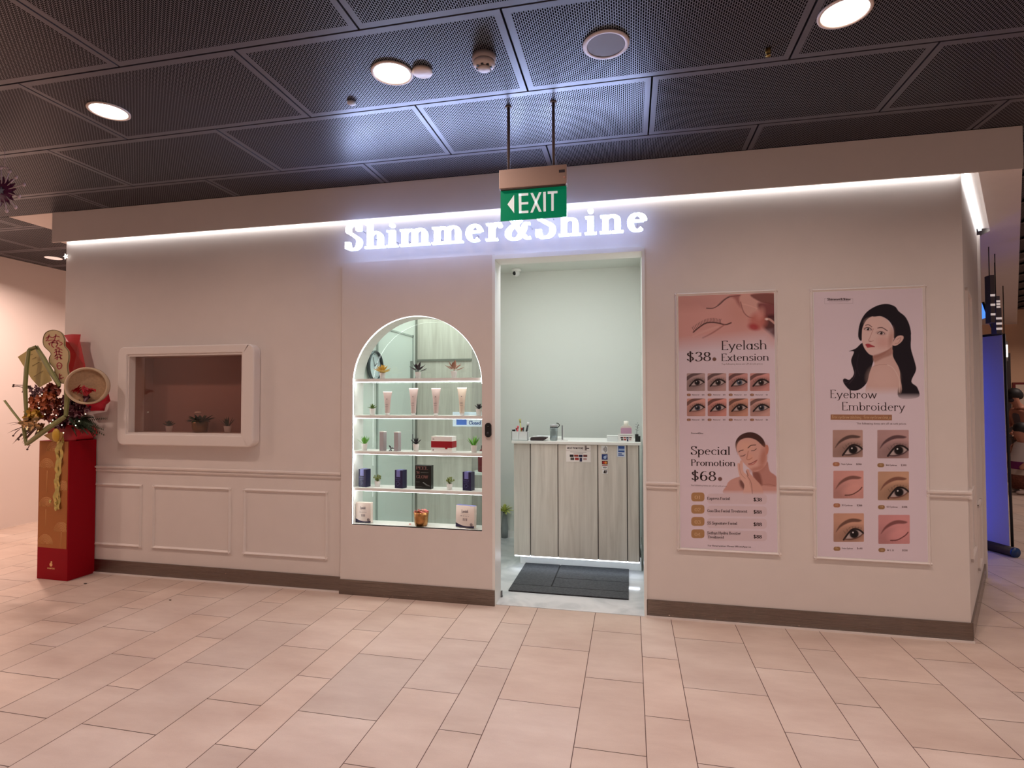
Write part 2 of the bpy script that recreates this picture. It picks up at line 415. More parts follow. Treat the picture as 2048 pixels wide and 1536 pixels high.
# ---- perforated ceiling ------------------------------------------------
def ceiling_mat():
    m = bpy.data.materials.new('perforated_metal'); m.use_nodes = True; nt = m.node_tree; b = nt.nodes['Principled BSDF']
    tc = nt.nodes.new('ShaderNodeTexCoord'); sp = nt.nodes.new('ShaderNodeSeparateXYZ'); nt.links.new(tc.outputs['Object'], sp.inputs[0])
    def M(op, a, b_=None, c=None):
        n = nt.nodes.new('ShaderNodeMath'); n.operation = op
        for i, v in enumerate((a, b_, c)):
            if v is None: continue
            if isinstance(v, (int, float)): n.inputs[i].default_value = v
            else: nt.links.new(v, n.inputs[i])
        return n.outputs[0]
    X, Y = sp.outputs[0], sp.outputs[1]
    # panel-local coordinates, for the unperforated border
    ry = M('DIVIDE', M('ADD', Y, 0.39), 0.645); rf = M('FLOOR', ry); fy = M('SUBTRACT', ry, rf)
    par = M('MODULO', M('ADD', rf, 20.0), 2.0)
    cx = M('ADD', M('DIVIDE', M('ADD', X, 4.405), 1.293), M('MULTIPLY', par, 0.5)); fx = M('FRACT', M('ADD', cx, 20.0))
    inb = M('MULTIPLY', M('LESS_THAN', M('ABSOLUTE', M('SUBTRACT', fy, 0.5)), 0.5 - 0.038 / 0.645),
            M('LESS_THAN', M('ABSOLUTE', M('SUBTRACT', fx, 0.5)), 0.5 - 0.034 / 1.293))
    u = M('ADD', M('DIVIDE', X, 0.0102), 2000.0); uf = M('FLOOR', u); pu = M('MODULO', uf, 2.0)
    v = M('ADD', M('ADD', M('DIVIDE', Y, 0.0195), 2000.0), M('MULTIPLY', pu, 0.5))
    slot = M('MULTIPLY', M('LESS_THAN', M('ABSOLUTE', M('SUBTRACT', M('FRACT', u), 0.5)), 0.30),
             M('LESS_THAN', M('ABSOLUTE', M('SUBTRACT', M('FRACT', v), 0.5)), 0.385))
    k = M('MULTIPLY', slot, inb)
    mx = nt.nodes.new('ShaderNodeMix'); mx.data_type = 'RGBA'
    mx.inputs[6].default_value = (*lin((94, 92, 101)), 1); mx.inputs[7].default_value = (*lin((8, 7, 8)), 1)
    nt.links.new(k, mx.inputs[0]); nt.links.new(mx.outputs[2], b.inputs['Base Color'])
    b.inputs['Roughness'].default_value = 0.38
    nt.links.new(M('MULTIPLY', M('SUBTRACT', 1.0, k), 0.4), b.inputs['Metallic'])
    nt.links.new(M('SUBTRACT', 1.0, M('MULTIPLY', k, 1.0)), b.inputs['Specular IOR Level'])
    return m
CEILM = ceiling_mat()
mb = MB()
g = 0.005
def right_lim(y): return 2.34 + 0.585 * max(0, y)
for r in range(-9, 13):
    ya, yb = -0.39 + 0.645 * r, -0.39 + 0.645 * (r + 1)
    off = 0.0 if (r % 2 == 0) else 0.6465
    for c in range(-5, 12):
        xa = -4.405 + 1.293 * c - off; xb = xa + 1.293
        pieces = []
        if yb <= 0.3 and r <= 0:
            if r == 0:
                pieces.append((xa, xb, ya, -0.035))
                if xa < -5.5: pieces.append((xa, min(xb, -5.5), -0.035, yb))
                if xb > right_lim(yb): pieces.append((max(xa, right_lim(yb)), xb, -0.035, yb))
            else: pieces.append((xa, xb, ya, yb))
        else:
            if xa < -5.5: pieces.append((xa, min(xb, -5.5), ya, yb))
            if xb > right_lim(yb): pieces.append((max(xa, right_lim(yb)), xb, ya, yb))
        for a, b_, c_, d in pieces:
            if b_ - a > .05 and d - c_ > .05: mb.box((a + g, c_ + g, ZC), (b_ - g, d - g, ZC + 0.02))
mb.prism([(2.345, 0.0), (12, 0.0), (12, 8.5), (7.32, 8.5)], ZC + .021, ZC + .03, axis='z')
struct(mb.build('ceiling', CEILM))
mb = MB(); mb.box((-12, -7, 3.26), (12, 9, 3.30)); struct(mb.build('ceiling_void', mat('void_black', (10, 9, 10), 0.9)))
mb = MB()                                                 # plain painted strip and beam edge between the two ceiling fields
mb.box((-5.495, -0.03, ZC), (-4.9, 8.6, ZC + .05))
struct(mb.build('ceiling_plain_strip', PAINT))

# ---- floor: individual stone planks in a staggered three-width pattern ---------------
mb = MB(); cols = []
xb0 = -1.572 - 0.915 * 8; widths = (0.408, 0.305, 0.202); k = 0; x = xb0
rnd = random.Random(3)
while x < 9.5:
    wd = widths[k % 3]
    y = -0.59 - 0.605 * 12 + (0.3025 if (k % 2 == 0) else 0.0)
    while y < 8.6:
        mb.add([(x + .0019, y + .0019, 0), (x + wd - .0019, y + .0019, 0), (x + wd - .0019, y + .605 - .0019, 0), (x + .0019, y + .605 - .0019, 0)], [(0, 1, 2, 3)])
        t = rnd.uniform(0.93, 1.05); q = rnd.uniform(-.02, .02)
        cols.append((t * (1 + q), t, t * (1 - q), 1)); y += 0.605
    x += wd; k += 1
def floor_mat():
    m = vcol('stone_plank', 0.36, 0.32, 'tile'); nt = m.node_tree; b = nt.nodes['Principled BSDF']; a = [n for n in nt.nodes if n.type == 'ATTRIBUTE'][0]
    tc = nt.nodes.new('ShaderNodeTexCoord'); mp = nt.nodes.new('ShaderNodeMapping'); mp.inputs['Scale'].default_value = (1.0, 2.6, 1)
    nt.links.new(tc.outputs['Object'], mp.inputs[0])
    n = nt.nodes.new('ShaderNodeTexNoise'); n.inputs['Scale'].default_value = 1.6; n.inputs['Detail'].default_value = 7; n.inputs['Roughness'].default_value = .62
    nt.links.new(mp.outputs[0], n.inputs['Vector'])
    r = nt.nodes.new('ShaderNodeValToRGB'); r.color_ramp.elements[0].position = .3; r.color_ramp.elements[1].position = .72
    r.color_ramp.elements[0].color = (*lin((196, 172, 158)), 1); r.color_ramp.elements[1].color = (*lin((218, 198, 184)), 1)
    nt.links.new(n.outputs['Fac'], r.inputs['Fac'])
    n2 = nt.nodes.new('ShaderNodeTexNoise'); n2.inputs['Scale'].default_value = 260; nt.links.new(tc.outputs['Object'], n2.inputs['Vector'])
    r2 = nt.nodes.new('ShaderNodeMapRange'); r2.inputs['To Min'].default_value = .93; r2.inputs['To Max'].default_value = 1.07; nt.links.new(n2.outputs['Fac'], r2.inputs[0])
    mm = nt.nodes.new('ShaderNodeVectorMath'); mm.operation = 'MULTIPLY'; nt.links.new(r.outputs[0], mm.inputs[0]); nt.links.new(a.outputs['Color'], mm.inputs[1])
    m2 = nt.nodes.new('ShaderNodeVectorMath'); m2.operation = 'MULTIPLY'; nt.links.new(mm.outputs[0], m2.inputs[0]); nt.links.new(r2.outputs[0], m2.inputs[1])
    nt.links.new(m2.outputs[0], b.inputs['Base Color'])
    r3 = nt.nodes.new('ShaderNodeMapRange'); r3.inputs['To Min'].default_value = .38; r3.inputs['To Max'].default_value = .58; nt.links.new(n.outputs['Fac'], r3.inputs[0])
    nt.links.new(r3.outputs[0], b.inputs['Roughness'])
    return m
fo = mb.build('floor', floor_mat())
at_ = fo.data.color_attributes.new('tile', 'FLOAT_COLOR', 'POINT')
at_.data.foreach_set('color', np.repeat(np.array(cols, dtype=np.float32), 4, axis=0).ravel())
struct(fo)
mb = MB(); mb.box((-12, -8, -0.05), (12, 9, -0.0012)); struct(mb.build('floor_grout', mat('grout', (96, 70, 60), 0.8)))
# shop floor: pale marble, level with the mall floor
def marble():
    m = mat('pale_marble', (222, 224, 226), 0.12); nt = m.node_tree; b = nt.nodes['Principled BSDF']
    tc = nt.nodes.new('ShaderNodeTexCoord'); n = nt.nodes.new('ShaderNodeTexNoise'); n.inputs['Scale'].default_value = 3.2; n.inputs['Detail'].default_value = 8; n.inputs['Distortion'].default_value = 1.4
    nt.links.new(tc.outputs['Object'], n.inputs['Vector']); r = nt.nodes.new('ShaderNodeValToRGB')
    r.color_ramp.elements[0].position = .38; r.color_ramp.elements[0].color = (*lin((204, 208, 211)), 1); r.color_ramp.elements[1].position = .56; r.color_ramp.elements[1].color = (*lin((226, 228, 230)), 1)
    nt.links.new(n.outputs['Fac'], r.inputs['Fac']); nt.links.new(r.outputs[0], b.inputs['Base Color']); return m
mb = MB(); mb.box((-2.2, 0.012, -0.001), (0.12, 1.95, 0.004)); struct(mb.build('floor_shop', marble()))

# ---- front wall ---------------------------------------------------------
NX0, NX1, NZ0, NZ1 = -4.13, -3.045, 1.215, 1.855           # window niche
o = plate([(X0, 0), (-2.185, 0), (-2.185, 2.95), (X0, 2.95)], [[(NX0, NZ0), (NX1, NZ0), (NX1, NZ1), (NX0, NZ1)]], WY, WY + .08, 'wall_front', PAINT); struct(o)
mb = MB()
mb.box((-2.185, WY, 2.552), (-0.966, WY + .08, 2.95)); mb.box((-0.966, WY, 2.530), (0.10, WY + .08, 2.95))
struct(mb.build('wall_front_header', PAINT))
mb = MB(); mb.box((0.10, WY, 0), (X1, WY + .08, 2.95)); struct(mb.build('wall_front_right', PAINT))
# arched display panel standing a little proud of the wall
AX0, AX1, AZ0 = -2.097, -1.062, 0.531; AR = (AX1 - AX0) / 2; AC = (AX0 + AX1) / 2; AZC = 2.121 - AR
arch = [(AX0, AZ0), (AX1, AZ0)] + [(AC + AR * cos(pi * i / 40), AZC + AR * sin(pi * i / 40)) for i in range(41)]
o = plate([(-2.19, 0.0), (-0.966, 0.0), (-0.966, 2.552), (-2.19, 2.552)], [arch], DY, DY + .03, 'wall_display_panel', PAINT); struct(o)
# side wall, splayed
nrm = Vector((SD.y, -SD.x))
def side(mb, s0, s1, d0, d1, z0, z1, m=None):
    p = [Vector((X1, WY)) + SD * a + nrm * b for a, b in ((s0, d0), (s1, d0), (s1, d1), (s0, d1))]
    mb.prism([(q.x, q.y) for q in p], z0, z1, m, axis='z')
mb = MB(); side(mb, 0, SL, -0.08, 0, 0, 2.95); struct(mb.build('wall_right', PAINT))
mb = MB(); side(mb, SL - .001, SL + .05, -.10, .02, 0, 2.86); struct(mb.build('trim_1', TRIM))
# mall wall beyond the left end of the shop, inner walls of the shop
mb = MB(); mb.box((-7.25, -7, 0), (-7.11, 8.6, ZC)); struct(mb.build('wall_left', mat('mall_wall_paint', (234, 222, 216), 0.6, bump=.1, bscale=200)))
mb = MB(); mb.box((-12, 8.3, 0), (-2.0, 8.45, ZC)); struct(mb.build('wall_far_left', PAINT))
mb = MB(); mb.box((-4.9, WY + .08, 0), (-4.82, 8.3, 3.145)); struct(mb.build('wall_shop_end', PAINT))
mb = MB(); mb.box((2.0, 8.3, 0), (12, 8.45, 4.0)); struct(mb.build('wall_far_right', mat('peach_wall', (240, 196, 160), 0.6)))
# bulkhead with LED cove behind its lip
mb = MB()
mb.box((-5.0, -0.03, ZB), (2.335, -0.018, ZC)); mb.box((-5.0, -0.018, 2.905), (X1 - .1, 0.30, ZC))
struct(mb.build('ceiling_bulkhead', PAINT))
mb = MB()
so = [(2.125, -.03), (2.335, -.03), (2.335 + .585 * 8.3, 8.3), (2.2, 8.3), (X1 + SD.x * SL + .06, WY + SD.y * SL)]
mb.prism([(2.105, -.018), (2.335, -.018), (2.335 + .585 * 8.3, 8.3), (3.5, 8.3), (2.105 + SD.x * SL, -.018 + SD.y * SL)], ZB, ZC, axis='z')
mb.prism([(X1 - .1, -.018), (2.105, -.018), (2.105 + SD.x * SL, -.018 + SD.y * SL), (X1 - .1 + SD.x * SL, -.018 + SD.y * SL)], 2.905, ZC, axis='z')
struct(mb.build('ceiling_soffit', PAINT))
mb = MB(); mb.box((X0 + .01, -0.012, 2.893), (X1 - .01, 0.006, 2.9045)); struct(mb.build('cove_light_front', LED))
mb = MB(); side(mb, 0.02, SL - .02, 0.012, 0.032, 2.89, 2.9045); struct(mb.build('cove_light_side', LED))

# ---- skirting, rail, raised wall panels -------------------------------------------------
mb = MB()
for a, b_, y in ((X0, -2.195, WY), (0.10, X1 + .005, WY)):
    mb.box((a, y - .012, 0.012), (b_, y, 0.118))
mb.box((-2.195, DY - .010, 0.0), (-0.966, DY, 0.112))
struct(mb.build('baseboard_front', STEEL))
mb = MB(); side(mb, 0, SL, 0, .012, 0.012, 0.118); struct(mb.build('baseboard_side', STEEL))
mb = MB(); mb.box((X0, WY - .022, 0), (-2.2, WY, 0.012)); mb.box((0.10, WY - .022, 0), (X1 + .01, WY, 0.012)); struct(mb.build('trim_2', TRIM))
def profile_rail(mb, x0, x1, y, z0, z1):
    h = z1 - z0; pts = [(y, z0), (y - .012, z0 + .1 * h), (y - .016, z0 + .3 * h), (y - .008, z0 + .42 * h), (y - .008, z0 + .55 * h), (y - .022, z0 + .68 * h), (y - .024, z0 + .9 * h), (y, z1)]
    mb.prism(pts, x0, x1, axis='x')
mb = MB()
for a, b_ in ((X0, -2.2), (0.101, 0.322), (0.95, 1.171), (1.80, X1 + .012)): profile_rail(mb, a, b_, WY, .872, .922)
side(mb, -.01, .28, 0, .02, .872, .922)
struct(mb.build('trim_3', TRIM))
def picture_frame(mb, x0, z0, x1, z1, y, wd=.02, dp=.014):
    for (a, b_, c, d) in ((x0, z0, x1, z0 + wd), (x0, z1 - wd, x1, z1)):
        pts = [(y, b_), (y - dp * .6, b_ + wd * .15), (y - dp, b_ + wd * .5), (y - dp * .5, b_ + wd * .85), (y, d)]
        mb.prism(pts, a, c, axis='x')
    for (a, c) in ((x0, x0 + wd), (x1 - wd, x1)):
        pts = [(a, y), (a + wd * .15, y - dp * .6), (a + wd * .5, y - dp), (a + wd * .85, y - dp * .5), (c, y)]
        mb.prism(pts, z0, z1, axis='z')
for n, (a, b_) in enumerate(((-4.86, -4.052), (-3.945, -3.185), (-3.07, -2.315))):
    mb = MB(); picture_frame(mb, a, .238, b_, .772, WY, .024, .016); struct(mb.build('trim_%d' % (n + 4), TRIM))
# raised panels on the splayed side wall
mb = MB()
for s0, s1, z0, z1 in ((.12, .55, .46, 2.2), (.80, 1.15, .25, .72)):
    for a, b_, c, d in ((s0, s1, z0, z0 + .02), (s0, s1, z1 - .02, z1), (s0, s0 + .02, z0, z1), (s1 - .02, s1, z0, z1)): side(mb, a, b_, 0, .014, c, d)
struct(mb.build('trim_7', TRIM))

# ---- doorway ------------------------------------------------------------------
mb = MB()
mb.box((-0.984, DY - .001, 0), (-0.964, 0.165, 2.548)); mb.box((0.084, WY - .012, 0), (0.103, 0.165, 2.548)); mb.box((-0.964, DY - .001, 2.515), (0.084, 0.165, 2.548))
dj = mb.build('door_1', WHITE); struct(dj)
mb = MB(); mb.box((-.962, .155, .0), (-.950, .175, .012)); mb.box((-.962, .158, .012), (-.952, .172, .05)); mb.build('door_stop', mat('grey_metal', (120, 120, 122), .35, metal=.8), dj)
mb = MB(); mb.box((-2.15, 1.92, 0), (0.20, 2.0, 2.9)); struct(mb.build('wall_shop_back', SHOPW))
mb = MB(); mb.box((0.104, 0.102, 0), (0.20, 1.92, 2.9)); struct(mb.build('wall_shop_right', SHOPW))
mb = MB(); mb.box((-2.20, 0.10, 0), (-2.10, 1.92, 2.9)); struct(mb.build('wall_shop_left', SHOPW))
mb = MB(); mb.box((-2.2, WY + .08, 2.86), (0.2, 2.0, 2.9)); struct(mb.build('ceiling_shop', SHOPW))
mb = MB(); mb.box((-2.1, 1.90, 0.004), (0.10, 1.92, .08)); struct(mb.build('baseboard_shop', WHITE))
mb = MB(); mb.box((-2.1, .10, 0.004), (-0.966, .165, .52)); struct(mb.build('wall_display_lower', SHOPW))
def wood():
    m = mat('grey_wood', (176, 170, 160), 0.5); nt = m.node_tree; b = nt.nodes['Principled BSDF']
    tc = nt.nodes.new('ShaderNodeTexCoord'); mp = nt.nodes.new('ShaderNodeMapping'); mp.inputs['Scale'].default_value = (14, 14, 0.9)
    nt.links.new(tc.outputs['Object'], mp.inputs[0]); n = nt.nodes.new('ShaderNodeTexNoise'); n.inputs['Scale'].default_value = 1.5; n.inputs['Detail'].default_value = 9; n.inputs['Roughness'].default_value = .6; n.inputs['Distortion'].default_value = .5
    nt.links.new(mp.outputs[0], n.inputs['Vector']); r = nt.nodes.new('ShaderNodeValToRGB')
    r.color_ramp.elements[0].position = .3; r.color_ramp.elements[0].color = (*lin((198, 191, 181)), 1); r.color_ramp.elements[1].position = .68; r.color_ramp.elements[1].color = (*lin((226, 220, 211)), 1)
    nt.links.new(n.outputs['Fac'], r.inputs['Fac']); nt.links.new(r.outputs[0], b.inputs['Base Color']); return m
WOOD = wood()
DARKG = mat('dark_groove', (60, 54, 48), .6)
mb = MB(); mb.box((-2.1, 1.27, 0.004), (-1.515, 1.9, 2.86)); wp = mb.build('wall_wood_partition', WOOD); struct(wp)
DARKG2 = mat('soft_groove', (128, 128, 120), .6)
mb = MB(); mb.box((-2.10, 1.258, 1.865), (-1.515, 1.271, 1.885), DARKG2); mb.box((-2.10, 1.258, .935), (-1.515, 1.271, .955), DARKG2); mb.box((-2.10, 1.26, .004), (-2.08, 1.271, 2.86), DARKG2); mb.build('groove', DARKG2, wp)
# inner door on the left shop wall, with frame
mb = MB()
mb.box((-2.10, .42, 0.004), (-2.094, 1.17, 2.10)); d2 = mb.build('door_2', mat('door_white', (220, 228, 222), .45)); struct(d2)
mb = MB(); gl = mat('door_gap', (168, 176, 170), .6)
for a, b_, c, d in ((.40, .42, .004, 2.12), (1.17, 1.19, .004, 2.12), (.40, 1.19, 2.10, 2.115)): mb.box((-2.10, a, c), (-2.088, b_, d))
mb.build('door_frame', gl, d2)
mb = MB(); mb.box((-2.094, 1.12, 1.66), (-2.07, 1.145, 1.86)); mb.build('hinge', mat('hinge_grey', (140, 142, 138), .4), d2)

# ================================================================== posters
class Paint:
    """soft-edged shapes evaluated at the poster's mesh points, all given in photo pixels of the print"""
    def __init__(s, PX, PY, base): s.X = PX; s.Y = PY; s.C = np.tile(np.array(lin(base), dtype=np.float64), (PX.size, 1)); s.clip = None
    def blend(s, idx, mask, c, a=1.0):
        if s.clip is not None: mask = mask * s.clip[idx]
        mask = (mask * a)[:, None]; s.C[idx] = s.C[idx] * (1 - mask) + np.array(lin(c))[None] * mask
    def _box(s, x0, y0, x1, y1): return np.nonzero((s.X >= x0) & (s.X <= x1) & (s.Y >= y0) & (s.Y <= y1))[0]
    def poly(s, pts, c, soft=.7, a=1.0, smooth=True, fade=None):
        if smooth: pts = spline(pts, 5, True)
        P = np.array(pts); x0, y0 = P.min(0) - soft * 2; x1, y1 = P.max(0) + soft * 2
        idx = s._box(x0, y0, x1, y1)
        if idx.size == 0: return
        X = s.X[idx]; Y = s.Y[idx]; ins = np.zeros(idx.size, bool); D = np.full(idx.size, 1e9)
        for i in range(len(P)):
            ax, ay = P[i - 1]; bx, by = P[i]
            cond = (ay > Y) != (by > Y)
            with np.errstate(divide='ignore', invalid='ignore'):
                ins ^= cond & (X < (bx - ax) * (Y - ay) / (by - ay + 1e-12) + ax)
            dx, dy = bx - ax, by - ay; L = dx * dx + dy * dy + 1e-12
            t = np.clip(((X - ax) * dx + (Y - ay) * dy) / L, 0, 1)
            D = np.minimum(D, np.hypot(X - ax - t * dx, Y - ay - t * dy))
        sd = np.where(ins, D, -D); mk = np.clip(sd / soft + .5, 0, 1)
        if fade: mk = mk * np.clip((fade[1] - Y) / (fade[1] - fade[0]), 0, 1)
        s.blend(idx, mk, c, a)
    def line(s, pts, wd, c, soft=.5, a=1.0, smooth=True):
        if smooth and len(pts) > 2: pts = spline(pts, 5)
        P = np.array(pts); m = wd + soft * 2; idx = s._box(P[:, 0].min() - m, P[:, 1].min() - m, P[:, 0].max() + m, P[:, 1].max() + m)
        if idx.size == 0: return
        X = s.X[idx]; Y = s.Y[idx]; D = np.full(idx.size, 1e9)
        for i in range(len(P) - 1):
            ax, ay = P[i]; bx, by = P[i + 1]; dx, dy = bx - ax, by - ay; L = dx * dx + dy * dy + 1e-12
            t = np.clip(((X - ax) * dx + (Y - ay) * dy) / L, 0, 1); D = np.minimum(D, np.hypot(X - ax - t * dx, Y - ay - t * dy))
        s.blend(idx, np.clip((wd / 2 - D) / soft + .5, 0, 1), c, a)
    def ell(s, cx, cy, rx, ry, c, ang=0, soft=.3, a=1.0):
        R = max(rx, ry) * (1 + soft) + 1; idx = s._box(cx - R, cy - R, cx + R, cy + R)
        if idx.size == 0: return
        dx = s.X[idx] - cx; dy = s.Y[idx] - cy; ca, sa = cos(R_(ang)), sin(R_(ang))
        d = np.hypot((dx * ca + dy * sa) / rx, (-dx * sa + dy * ca) / ry)
        s.blend(idx, np.clip((1 + soft / 2 - d) / max(soft, 1e-3), 0, 1), c, a)

PRINT = vcol('poster_print', 0.42, 0.35)
INK = mat('print_ink', (58, 38, 40), .5); INKM = mat('print_ink_soft', (110, 86, 88), .5); CREAM = mat('print_cream', (214, 178, 140), .5)
def poster(name, x0, z0, x1, z1, y, base, art, label):
    t = thing(name, ((x0 + x1) / 2, WY, z0), label, 'poster')
    nx = int((x1 - x0) / .0019); nz = int((z1 - z0) / .0019)
    xs = np.linspace(x0, x1, nx); zs = np.linspace(z0, z1, nz); XX, ZZ = np.meshgrid(xs, zs)
    # photo pixel of each print point
    Mi = np.array(MC.transposed()); V = np.stack([XX.ravel() - CAM.x, np.full(XX.size, y - CAM.y), ZZ.ravel() - CAM.z], 0); c = Mi @ V
    p = Paint(1024 + FOC * c[0] / c[1], 768 - FOC * c[2] / c[1], base)
    art(p)
    lx, lz = (x0 + x1) / 2, z0
    vs = np.stack([XX.ravel() - lx, np.full(XX.size, y - WY), ZZ.ravel() - lz], 1)
    i = np.arange(nx * nz).reshape(nz, nx); q = np.stack([i[:-1, :-1], i[:-1, 1:], i[1:, 1:], i[1:, :-1]], -1).reshape(-1, 4)
    me = bpy.data.meshes.new('print'); me.vertices.add(len(vs)); me.vertices.foreach_set('co', vs.ravel().astype(np.float32))
    me.loops.add(q.size); me.loops.foreach_set('vertex_index', q.ravel().astype(np.int32))
    me.polygons.add(len(q)); me.polygons.foreach_set('loop_start', np.arange(0, q.size, 4, dtype=np.int32)); me.polygons.foreach_set('loop_total', np.full(len(q), 4, dtype=np.int32))
    me.update(calc_edges=True); me.validate()
    ca = me.color_attributes.new('Col', 'FLOAT_COLOR', 'POINT')
    ca.data.foreach_set('color', np.concatenate([p.C, np.ones((len(vs), 1))], 1).astype(np.float32).ravel())
    me.materials.append(PRINT); o = bpy.data.objects.new('print', me); col.objects.link(o); o.parent = t
    mb = MB(); mb.box((x0 - lx - .004, y - WY + .001, -.004), (x1 - lx + .004, -.0005, z1 - z0 + .004)); mb.build('backing_board', WHITE, t)
    mb = MB(); picture_frame(mb, x0 - lx - .022, -.022, x1 - lx + .022, z1 - z0 + .022, -.0005, .022, .02); mb.build('frame', TRIM, t)
    return t
def T(mb, s, xa, ya, xb, yb, hpx, m, y, org, **k):
    """lettering whose baseline runs between two points of the print; cap height in pixels of the print"""
    a = at(xa, ya, y); b_ = at(xb, yb, y); h = (at(xa, ya - hpx, y) - a).z
    put_text(mb, s, Vector((a.x - org[0], 0, a.z - org[1])), Vector((b_.x - org[0], 0, b_.z - org[1])), h, m, Y=y - WY - .0006, **k)
def z5(x, y): return (1330 + x / 5.296, 570 + y / 5.296)
def z6(x, y): return (1330 + x / 5.296, 840 + y / 5.296)
def z7(x, y): return (1610 + x / 5.119, 560 + y / 5.119)
def z8(x, y): return (1610 + x / 4.954, 840 + y / 4.954)
def Z(f, *p): return [f(p[i], p[i + 1]) for i in range(0, len(p), 2)]
def rr_px(x0, y0, x1, y1, r, sh=0):
    pts = [(x, y) for x, y in rrect(x0, y0, x1, y1, r, 3)]
    return [(x, y + sh * (x - x0) / (x1 - x0)) for x, y in pts]
def eye_tile(p, f, x0, y0, x1, y1, skin, dark, iris, closed=False, brow=True, lean=0.12, kind=0):
    """one small printed photograph of an eye, coordinates in the zoomed crop f"""
    W = x1 - x0; H = y1 - y0; k = abs(f(1, 0)[0] - f(0, 0)[0]); u = k * W
    def q(a, b): return f(x0 + a * W, y0 + b * H)
    a0 = f(x0, y0); a1 = f(x1, y1)
    pts = rr_px(a0[0], a0[1], a1[0], a1[1], 2.2)
    # clip mask
    keep = p.clip; mk = np.zeros(p.X.size); P = p
    idx = p._box(a0[0] - 1, a0[1] - 1, a1[0] + 1, a1[1] + 1)
    dx = np.maximum(np.abs(p.X[idx] - (a0[0] + a1[0]) / 2) - (a1[0] - a0[0]) / 2 + 2.2, 0); dy = np.maximum(np.abs(p.Y[idx] - (a0[1] + a1[1]) / 2) - (a1[1] - a0[1]) / 2 + 2.2, 0)
    mk[idx] = np.clip((2.2 - np.hypot(dx, dy)) / .6 + .5, 0, 1); p.clip = mk
    dk = tuple(int(v * .72) for v in skin); lt = tuple(min(255, int(v * 1.12)) for v in skin)
    p.poly([a0, (a1[0], a0[1]), a1, (a0[0], a1[1])], skin, smooth=False)
    p.ell(*q(.85, .25), u * .4, u * .3, lt, soft=1.2, a=.5); p.ell(*q(.1, .9), u * .4, u * .35, dk, soft=1.4, a=.5)
    if kind == 1:      # upper row style: brow at the top edge
        p.poly([q(-.05, .26), q(.2, .06), q(.5, -.02), q(1.0, -.05), q(.6, .10), q(.3, .20), q(0, .42)], dark, soft=1.2, a=.75)
        ey = .52; ex = .55; ew = .36
    else:
        p.poly([q(.08, .66), q(.2, .42), q(.42, .24), q(.66, .18), q(.92, .24), q(.84, .30), q(.6, .31), q(.4, .38), q(.22, .50)], dark, soft=2.2, a=.85)
        ey = .72; ex = .66; ew = .30
    if closed:
        p.ell(*q(ex, ey - .05), u * ew * 1.1, u * .16, lt, ang=-18, soft=.8, a=.5)
        p.line([q(ex - ew * .9, ey + .16), q(ex - .05, ey + .14), q(ex + ew * .6, ey), q(ex + ew * .95, ey - .12)], u * .035, dark, soft=.8)
        for i in range(7):
            t = i / 6; bx = ex - ew * .8 + t * ew * 1.6; by = ey + .16 - t * t * .24; p.line([q(bx, by), q(bx + .04, by + .06)], .35, dark, soft=.6, a=.6)
    else:
        p.ell(*q(ex, ey), u * ew * 1.25, u * .24, dk, ang=-12, soft=.9, a=.85)
        p.poly([q(ex - ew, ey + .16), q(ex - ew * .5, ey - .06), q(ex, ey - .15), q(ex + ew * .6, ey - .12), q(ex + ew, ey - .02), q(ex + ew * .5, ey + .10), q(ex, ey + .15), q(ex - ew * .5, ey + .16)], (184, 168, 164), soft=.8)
        p.ell(*q(ex + .02, ey), u * .15, u * .145, iris, soft=.3)
        p.ell(*q(ex + .02, ey), u * .08, u * .08, (14, 10, 12), soft=.4)
        p.ell(*q(ex - .02, ey - .05), u * .025, u * .025, (230, 226, 226), soft=.6)
        p.line([q(ex - ew * 1.08, ey + .20), q(ex - ew * .5, ey - .05), q(ex, ey - .17), q(ex + ew * .6, ey - .14), q(ex + ew * 1.1, ey - .02)], u * (.08 if kind == 1 else .06), (30, 18, 20), soft=.9)
        p.line([q(ex - ew, ey + .18), q(ex - ew * .3, ey + .19), q(ex + ew * .5, ey + .12), q(ex + ew, ey)], u * .045, dark, soft=.9, a=.75)
        p.line([q(ex - ew * .9, ey - .02), q(ex - .1, ey - .24), q(ex + ew * .8, ey - .2)], u * .02, dk, soft=1, a=.9)
        for i in range(8):
            t = i / 7; bx = ex - ew * .9 + t * ew * 1.9; by = ey - .17 + (t - .55) ** 2 * .5; p.line([q(bx, by), q(bx + (t - .5) * .12, by - .09)], .6, (34, 22, 24), soft=.6, a=.75)
    p.clip = keep

